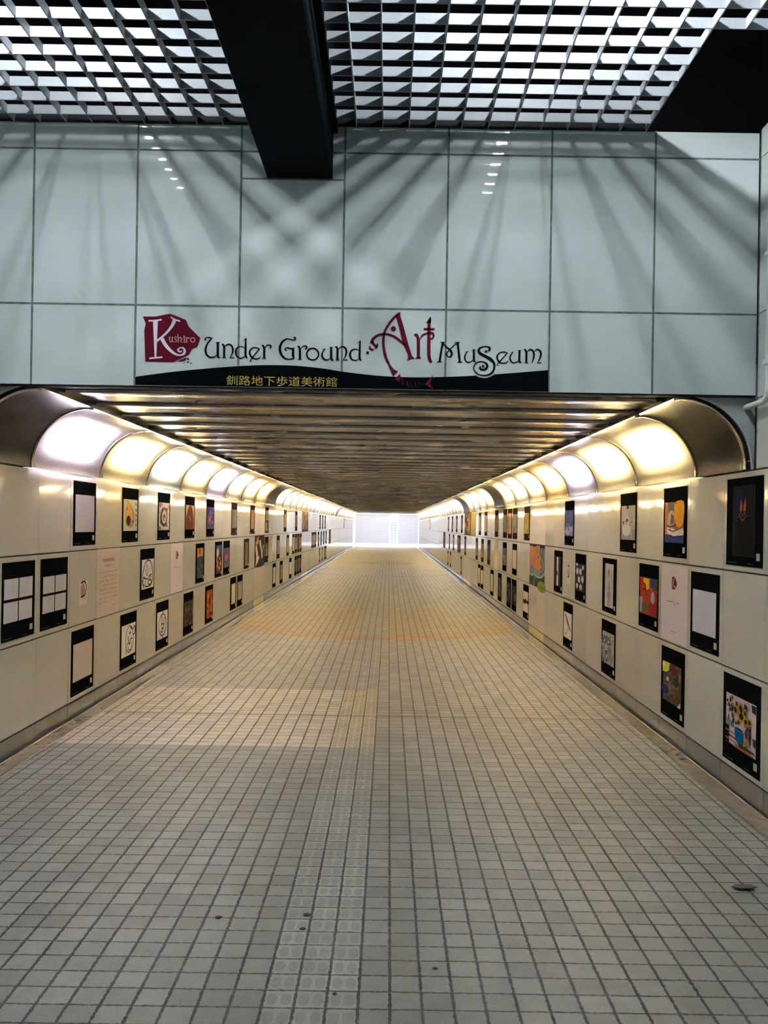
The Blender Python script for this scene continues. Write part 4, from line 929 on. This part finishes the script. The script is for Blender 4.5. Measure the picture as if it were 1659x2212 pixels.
# near posters, each with its own label
L_, R_ = -1, 1
poster(L_, 1, 0, blank((196, 192, 200), 1), 'black-bordered poster of a plain pale sheet in the top row, under the lavender lamp cover')
poster(L_, 1, 2, egg, 'black poster with an orange egg-shaped blob holding a dark round hole')
poster(L_, 1, 4, stripes, 'black poster of a brown ring-shaped face on a busy pink pattern')
poster(L_, 1, 6, hill, 'black poster of a big reddish brown rounded hill')
poster(L_, 1, 8, city, 'black poster of a blue and violet town scene')
poster(L_, 1, 11, tex((150, 150, 156), [(160, 160, 166), (138, 138, 146), (170, 168, 172)], 31), 'brown-edged poster of an even grey texture in the top row of the left wall', board='brownboard')
poster(L_, 1, 14, blank((206, 178, 162), 2), 'brown-framed poster of a tall pinkish blank sheet in the top row', board='brownboard', pic=(0.16, 0.17, 0.84, 0.84))
poster(L_, 1, 17, twoframes, 'brown poster holding two small pale pictures one above the other', pic=(0.02, 0.04, 0.98, 0.9), board='brownboard')
poster(L_, 2, -2, sheets4, 'black poster of four pale sheets at the near end of the left wall', pic=(0.05, 0.235, 0.91, 0.79))
poster(L_, 2, -1, sheets4, 'black poster of four pale sheets, the one next to the small torn note', pic=(0.07, 0.235, 0.93, 0.75))
poster(L_, 2, 0, tornnote, 'small torn paper note with a maroon emblem pasted on the left wall', 'note', w=0.2, h=0.22, pic=None, board=None, tagged=False, dz=-0.05, name='paper_note', group='small torn notes')
poster(L_, 2, 1, textsheet, 'pinkish sheet of small printed text filling one wall panel', 'notice', name='text_notice', group='notices', **FULL)
poster(L_, 2, 3, face_a, 'black poster of a thick-lined round face drawing in the middle row', pic=(0.09, 0.21, 0.95, 0.79))
poster(L_, 2, 5, infosheet, 'white notice with a small maroon emblem on the left wall', 'notice', w=0.56, h=0.57, pic=None, board=None, tagged=False, name='info_notice', group='white emblem notices')
poster(L_, 2, 7, sunset, 'black poster of an orange sky over deep teal water', pic=(0.14, 0.12, 0.86, 0.88))
poster(L_, 2, 9, castle, 'black poster of red and brown shapes under a blue sky', pic=(0.16, 0.1, 0.92, 0.9))
poster(L_, 2, 10, dusk, 'black poster with a pink glow in a blue violet haze')
poster(L_, 2, 13, figure((110, 104, 98), (160, 152, 140), (80, 72, 66), 33), 'dark brown poster of a standing grey figure, just before the tall mural of a dress', board='brownboard', pic=(0.18, 0.1, 0.82, 0.9))
poster(L_, 2, 15, mural_dress, 'dark mural of pale arms over a navy dress across two panels', 'mural', w=1.194, h=0.594, pic=None, board=None, tagged=False, span=2, name='wall_mural', group='murals')
poster(L_, 2, 17, figure((96, 84, 80), (156, 146, 130), (60, 46, 50), 35), 'dim violet grey poster touching the far edge of the dress mural', board='brownboard', pic=(0.04, 0.25, 0.98, 0.76))
poster(L_, 2, 18, blank((196, 190, 186), 37), 'plain white sheet beside the violet grey poster past the dress mural', 'notice', name='white_sheet', group='notices', **FULL)
poster(L_, 3, 0, blank((206, 194, 190), 3), 'black-bordered poster of a plain pinkish sheet in the bottom row, nearest of the left wall')
poster(L_, 3, 2, face_b, 'black poster of a loose line drawing of a face with long ears, bottom row')
poster(L_, 3, 4, face_c, 'black poster of a double-outlined round face drawing, bottom row')
poster(L_, 3, 6, tex((62, 50, 34), [(80, 64, 40), (50, 38, 28), (104, 86, 56), (44, 36, 30)], 39, 40), 'black poster of a murky dark brown painting in the bottom row', pic=(0.04, 0.2, 0.98, 0.8))
poster(L_, 3, 8, flames, 'black poster of orange and red flames in the bottom row', pic=(0.16, 0.12, 0.9, 0.88))
poster(L_, 3, 11, blank((206, 200, 190), 4), 'black poster of a narrow white sheet, paired with the grey one past it', pic=(0.2, 0.18, 0.86, 0.8))
poster(L_, 3, 12, figure((150, 146, 138), (176, 170, 160), (120, 114, 106), 41), 'black poster of a pale grey drawing, paired with the narrow white sheet')
poster(R_, 1, -3, nightcat, 'large black poster of a dark blue cat with glowing orange eyes', pic=(0.19, 0.11, 0.8, 0.91), w=0.505, h=0.53)
poster(R_, 1, -1, valley, 'black poster of a yellow, orange and blue landscape painting', pic=(0.07, 0.21, 0.87, 0.79))
poster(R_, 1, 1, snowman, 'black poster of a grey snowman picture')
poster(R_, 1, 5, sky, 'black poster of a clear blue evening sky')
poster(R_, 1, 10, yellowpage, 'black poster of a bright yellow page, just past the pink columns', pic=(0.05, 0.2, 0.86, 0.8), board='brownboard')
poster(R_, 2, -2, blank((200, 198, 212), 5), 'black-bordered poster of a plain bluish white sheet beside the emblem notice', pic=(0.08, 0.21, 0.9, 0.77))
poster(R_, 2, -1, infosheet, 'white notice with a small maroon emblem on the right wall', 'notice', w=0.56, h=0.57, pic=None, board=None, tagged=False, name='info_notice', group='white emblem notices')
poster(R_, 2, 0, quilt, 'black poster of a bright patchwork in red, yellow, blue and green', pic=(0.07, 0.21, 0.96, 0.79))
poster(R_, 2, 2, figure((196, 192, 194), (172, 166, 168), (110, 104, 104), 43), 'black poster of a slim grey pencil figure, middle row', pic=(0.2, 0.1, 0.8, 0.9))
poster(R_, 2, 4, ovals, 'black poster of pale oval stones on a dark ground')
poster(R_, 2, 5, tornnote, 'small torn paper note pasted on the right wall beside the oval stones poster', 'note', w=0.2, h=0.24, pic=None, board=None, tagged=False, dz=0.0, name='paper_note', group='small torn notes')
poster(R_, 2, 6, pillar, 'black poster of a white upright streak in brown shadow', pic=(0.1, 0.14, 0.8, 0.86))
poster(R_, 2, 8, mural_map, 'orange and blue grey mural like a coastline across two panels', 'mural', w=1.194, h=0.594, pic=None, board=None, tagged=False, span=2, name='wall_mural', group='murals')
poster(R_, 3, -3, vase, 'large black poster of sunflowers in a blue vase', pic=(0.09, 0.2, 0.9, 0.78), w=0.52, h=0.53)
poster(R_, 3, -1, abstract, 'black poster of an abstract painting with a yellow corner and a blue spot', pic=(0.1, 0.23, 0.88, 0.79))
poster(R_, 3, 2, owlmask, 'black poster of a dense grey mask-like drawing, bottom row', pic=(0.09, 0.21, 0.92, 0.79))
poster(R_, 3, 5, birdsketch, 'black poster of a brown bird sketch on white')
poster(R_, 3, 10, halfblack, 'black poster of a white page split by a torn black band', pic=(0.04, 0.2, 0.96, 0.8))
# the farther posters, told apart by where they fall in their row
NUM = ['', 'first', 'second', 'third', 'fourth', 'fifth', 'sixth', 'seventh', 'eighth', 'ninth', 'tenth', 'eleventh', 'twelfth', 'thirteenth', 'fourteenth', 'fifteenth']
TONES = {'cream': ((196, 184, 150), (206, 196, 166), (180, 168, 136)), 'tan': ((150, 128, 100), (166, 146, 116), (120, 98, 76)), 'grey': ((140, 136, 134), (158, 154, 150), (112, 108, 108)),
         'brown': ((84, 62, 52), (104, 78, 64), (64, 46, 40)), 'white': ((196, 190, 184), (206, 200, 194), (180, 174, 168)), 'violet grey': ((104, 96, 120), (150, 144, 168), (78, 66, 90)), 'peach': ((196, 160, 132), (206, 176, 146), (180, 130, 108)), 'black': ((30, 26, 28), (120, 112, 112), (20, 18, 18))}
def far_row(s, row, items, ref):
    seen = 0
    for k, tone, bd in items:
        seen += 1; base, c1, c2 = TONES[tone]
        lab = f'small {tone} poster, {NUM[seen]} past {ref}, {("", "top", "middle", "bottom")[row]} row, {WALL_NAME[s]}'
        art = tex(base, [c1, c2, base], 100 + k * 3 + row, 12, 0.06, 0.18) if tone not in ('white', 'cream') else blank(base, 100 + k)
        poster(s, row, k, art, lab, board=bd, pic=(0.16, 0.16, 0.86, 0.84) if k % 2 else (0.08, 0.2, 0.94, 0.8), tagged=False)
BB, BR = 'board', 'brownboard'
far_row(L_, 1, [(22, 'cream', BR), (26, 'tan', BR)], 'the two small pictures')
poster(L_, 1, 29, mural_veil, 'wide mural of pale hanging veils in the top row above the far pink panels', 'mural', w=1.794, h=0.594, pic=None, board=None, tagged=False, span=3, name='wall_mural', group='murals')
far_row(L_, 1, [(39, 'grey', BB), (41, 'grey', BB), (43, 'grey', BB), (66, 'grey', BB)], 'the veil mural')
far_row(L_, 2, [(20, 'grey', BR), (23, 'cream', BR), (25, 'white', BR), (26, 'tan', BR), (27, 'brown', BR), (28, 'peach', BR), (34, 'grey', BR), (35, 'white', BR), (36, 'grey', BR), (38, 'grey', BB), (40, 'violet grey', BB), (42, 'grey', BB), (44, 'grey', BB)], 'the white sheet')
poster(L_, 2, 47, tex((110, 90, 80), [(130, 108, 92), (92, 74, 66)], 45, 10), 'brown mural in the middle row, farthest work on the left wall', 'mural', w=1.194, h=0.594, pic=None, board=None, tagged=False, span=2, name='wall_mural', group='murals')
far_row(L_, 3, [(19, 'white', BB), (21, 'tan', BB), (24, 'white', BB), (26, 'brown', BB), (27, 'brown', BB), (28, 'brown', BB), (39, 'tan', BR), (41, 'grey', BR), (43, 'tan', BR), (44, 'tan', BR)], 'the nearer pink panels')
far_row(R_, 1, [(12, 'grey', BR), (13, 'peach', BR), (14, 'grey', BR), (16, 'tan', BR), (19, 'peach', BR), (21, 'white', BR)], 'the yellow page')
poster(R_, 1, 23, blank((214, 204, 140), 47), 'wide plain pale yellow sheet in the top row, next to the brown group mural', 'notice', w=1.194, h=0.594, pic=None, board=None, tagged=False, span=2, name='yellow_sheet', group='notices')
poster(R_, 1, 25, mural_group, 'brown mural of huddled figures in the top row of the right wall', 'mural', w=1.794, h=0.594, pic=None, board=None, tagged=False, span=3, name='wall_mural', group='murals')
far_row(R_, 1, [(29, 'grey', BR), (32, 'grey', BR), (35, 'grey', BR), (38, 'grey', BR), (60, 'tan', BR)], 'the brown group mural')
far_row(R_, 2, [(12, 'white', BB), (14, 'violet grey', BB)], 'the coastline mural')
poster(R_, 2, 16, blank((206, 200, 188), 49), 'plain cream white sheet in the middle row past the violet grey poster', 'notice', name='white_sheet', group='notices', **FULL)
far_row(R_, 2, [(18, 'brown', BR), (20, 'tan', BR), (22, 'tan', BR), (27, 'grey', BR), (30, 'brown', BR), (31, 'grey', BR), (34, 'grey', BR), (37, 'grey', BR)], 'the plain cream sheet')
poster(R_, 2, 41, tex((96, 78, 70), [(120, 98, 84), (76, 60, 54)], 51, 10), 'brown mural in the middle row, farthest work on the right wall', 'mural', w=1.194, h=0.594, pic=None, board=None, tagged=False, span=2, name='wall_mural', group='murals')
far_row(R_, 3, [(12, 'black', BB), (13, 'black', BB), (15, 'brown', BB), (17, 'cream', BB), (20, 'cream', BB), (21, 'cream', BB), (29, 'tan', BR), (36, 'tan', BR), (38, 'grey', BR)], 'the torn black band poster')

# ------------------------------------------------------------------ small things on the floor
b = NB(); pts = [(-0.055, 0), (-0.03, 0.02), (0.0, 0.028), (0.04, 0.018), (0.06, 0.004), (0.03, -0.014), (-0.02, -0.016)]
up = [b.verts.new((x, y, 0.006 + 0.012 * abs(math.sin(x * 40)))) for x, y in pts]; lo = [b.verts.new((x, y, 0.003 + 0.010 * abs(math.sin(x * 40)))) for x, y in pts]
b.faces.new(up); b.faces.new(lo[::-1])
for i in range(len(pts)): b.faces.new((up[i], lo[i], lo[(i+1) % len(pts)], up[(i+1) % len(pts)]))
lf = tag(obj('dry_leaf', b, 'leafmat'), 'crumpled grey dry leaf lying on the pavers near the right-hand gutter', 'leaf'); lf.location = (1.586, 3.66, 0)
for i, (x, y, r_, lab) in enumerate(((-0.655, 3.327, 0.014, 'lone black gum spot on a paver left of the guide tiles'), (-0.305, 3.36, 0.016, 'black gum lump in the joint between guide tiles'), (-0.31, 3.245, 0.012, 'smaller black gum lump just nearer along the same guide tile joint'),
                                 (0.19, 2.97, 0.010, 'tiny black gum spot on the pavers right of the guide tiles'), (-0.157, 2.80, 0.009, 'tiny black gum spot in a guide tile joint, nearest the viewer'))):
    b = NB(); bmesh.ops.create_icosphere(b, subdivisions=2, radius=r_)
    for v in b.verts: v.co.z = max(v.co.z * 0.35, 0) + 0.0005; v.co.x *= 1.0 + 0.2 * math.sin(v.co.y * 300 + i)
    o = tag(obj('gum_spot', b, 'gum', smooth=True), lab, 'gum', 'black gum spots on the pavers'); o.location = (x, y, 0)
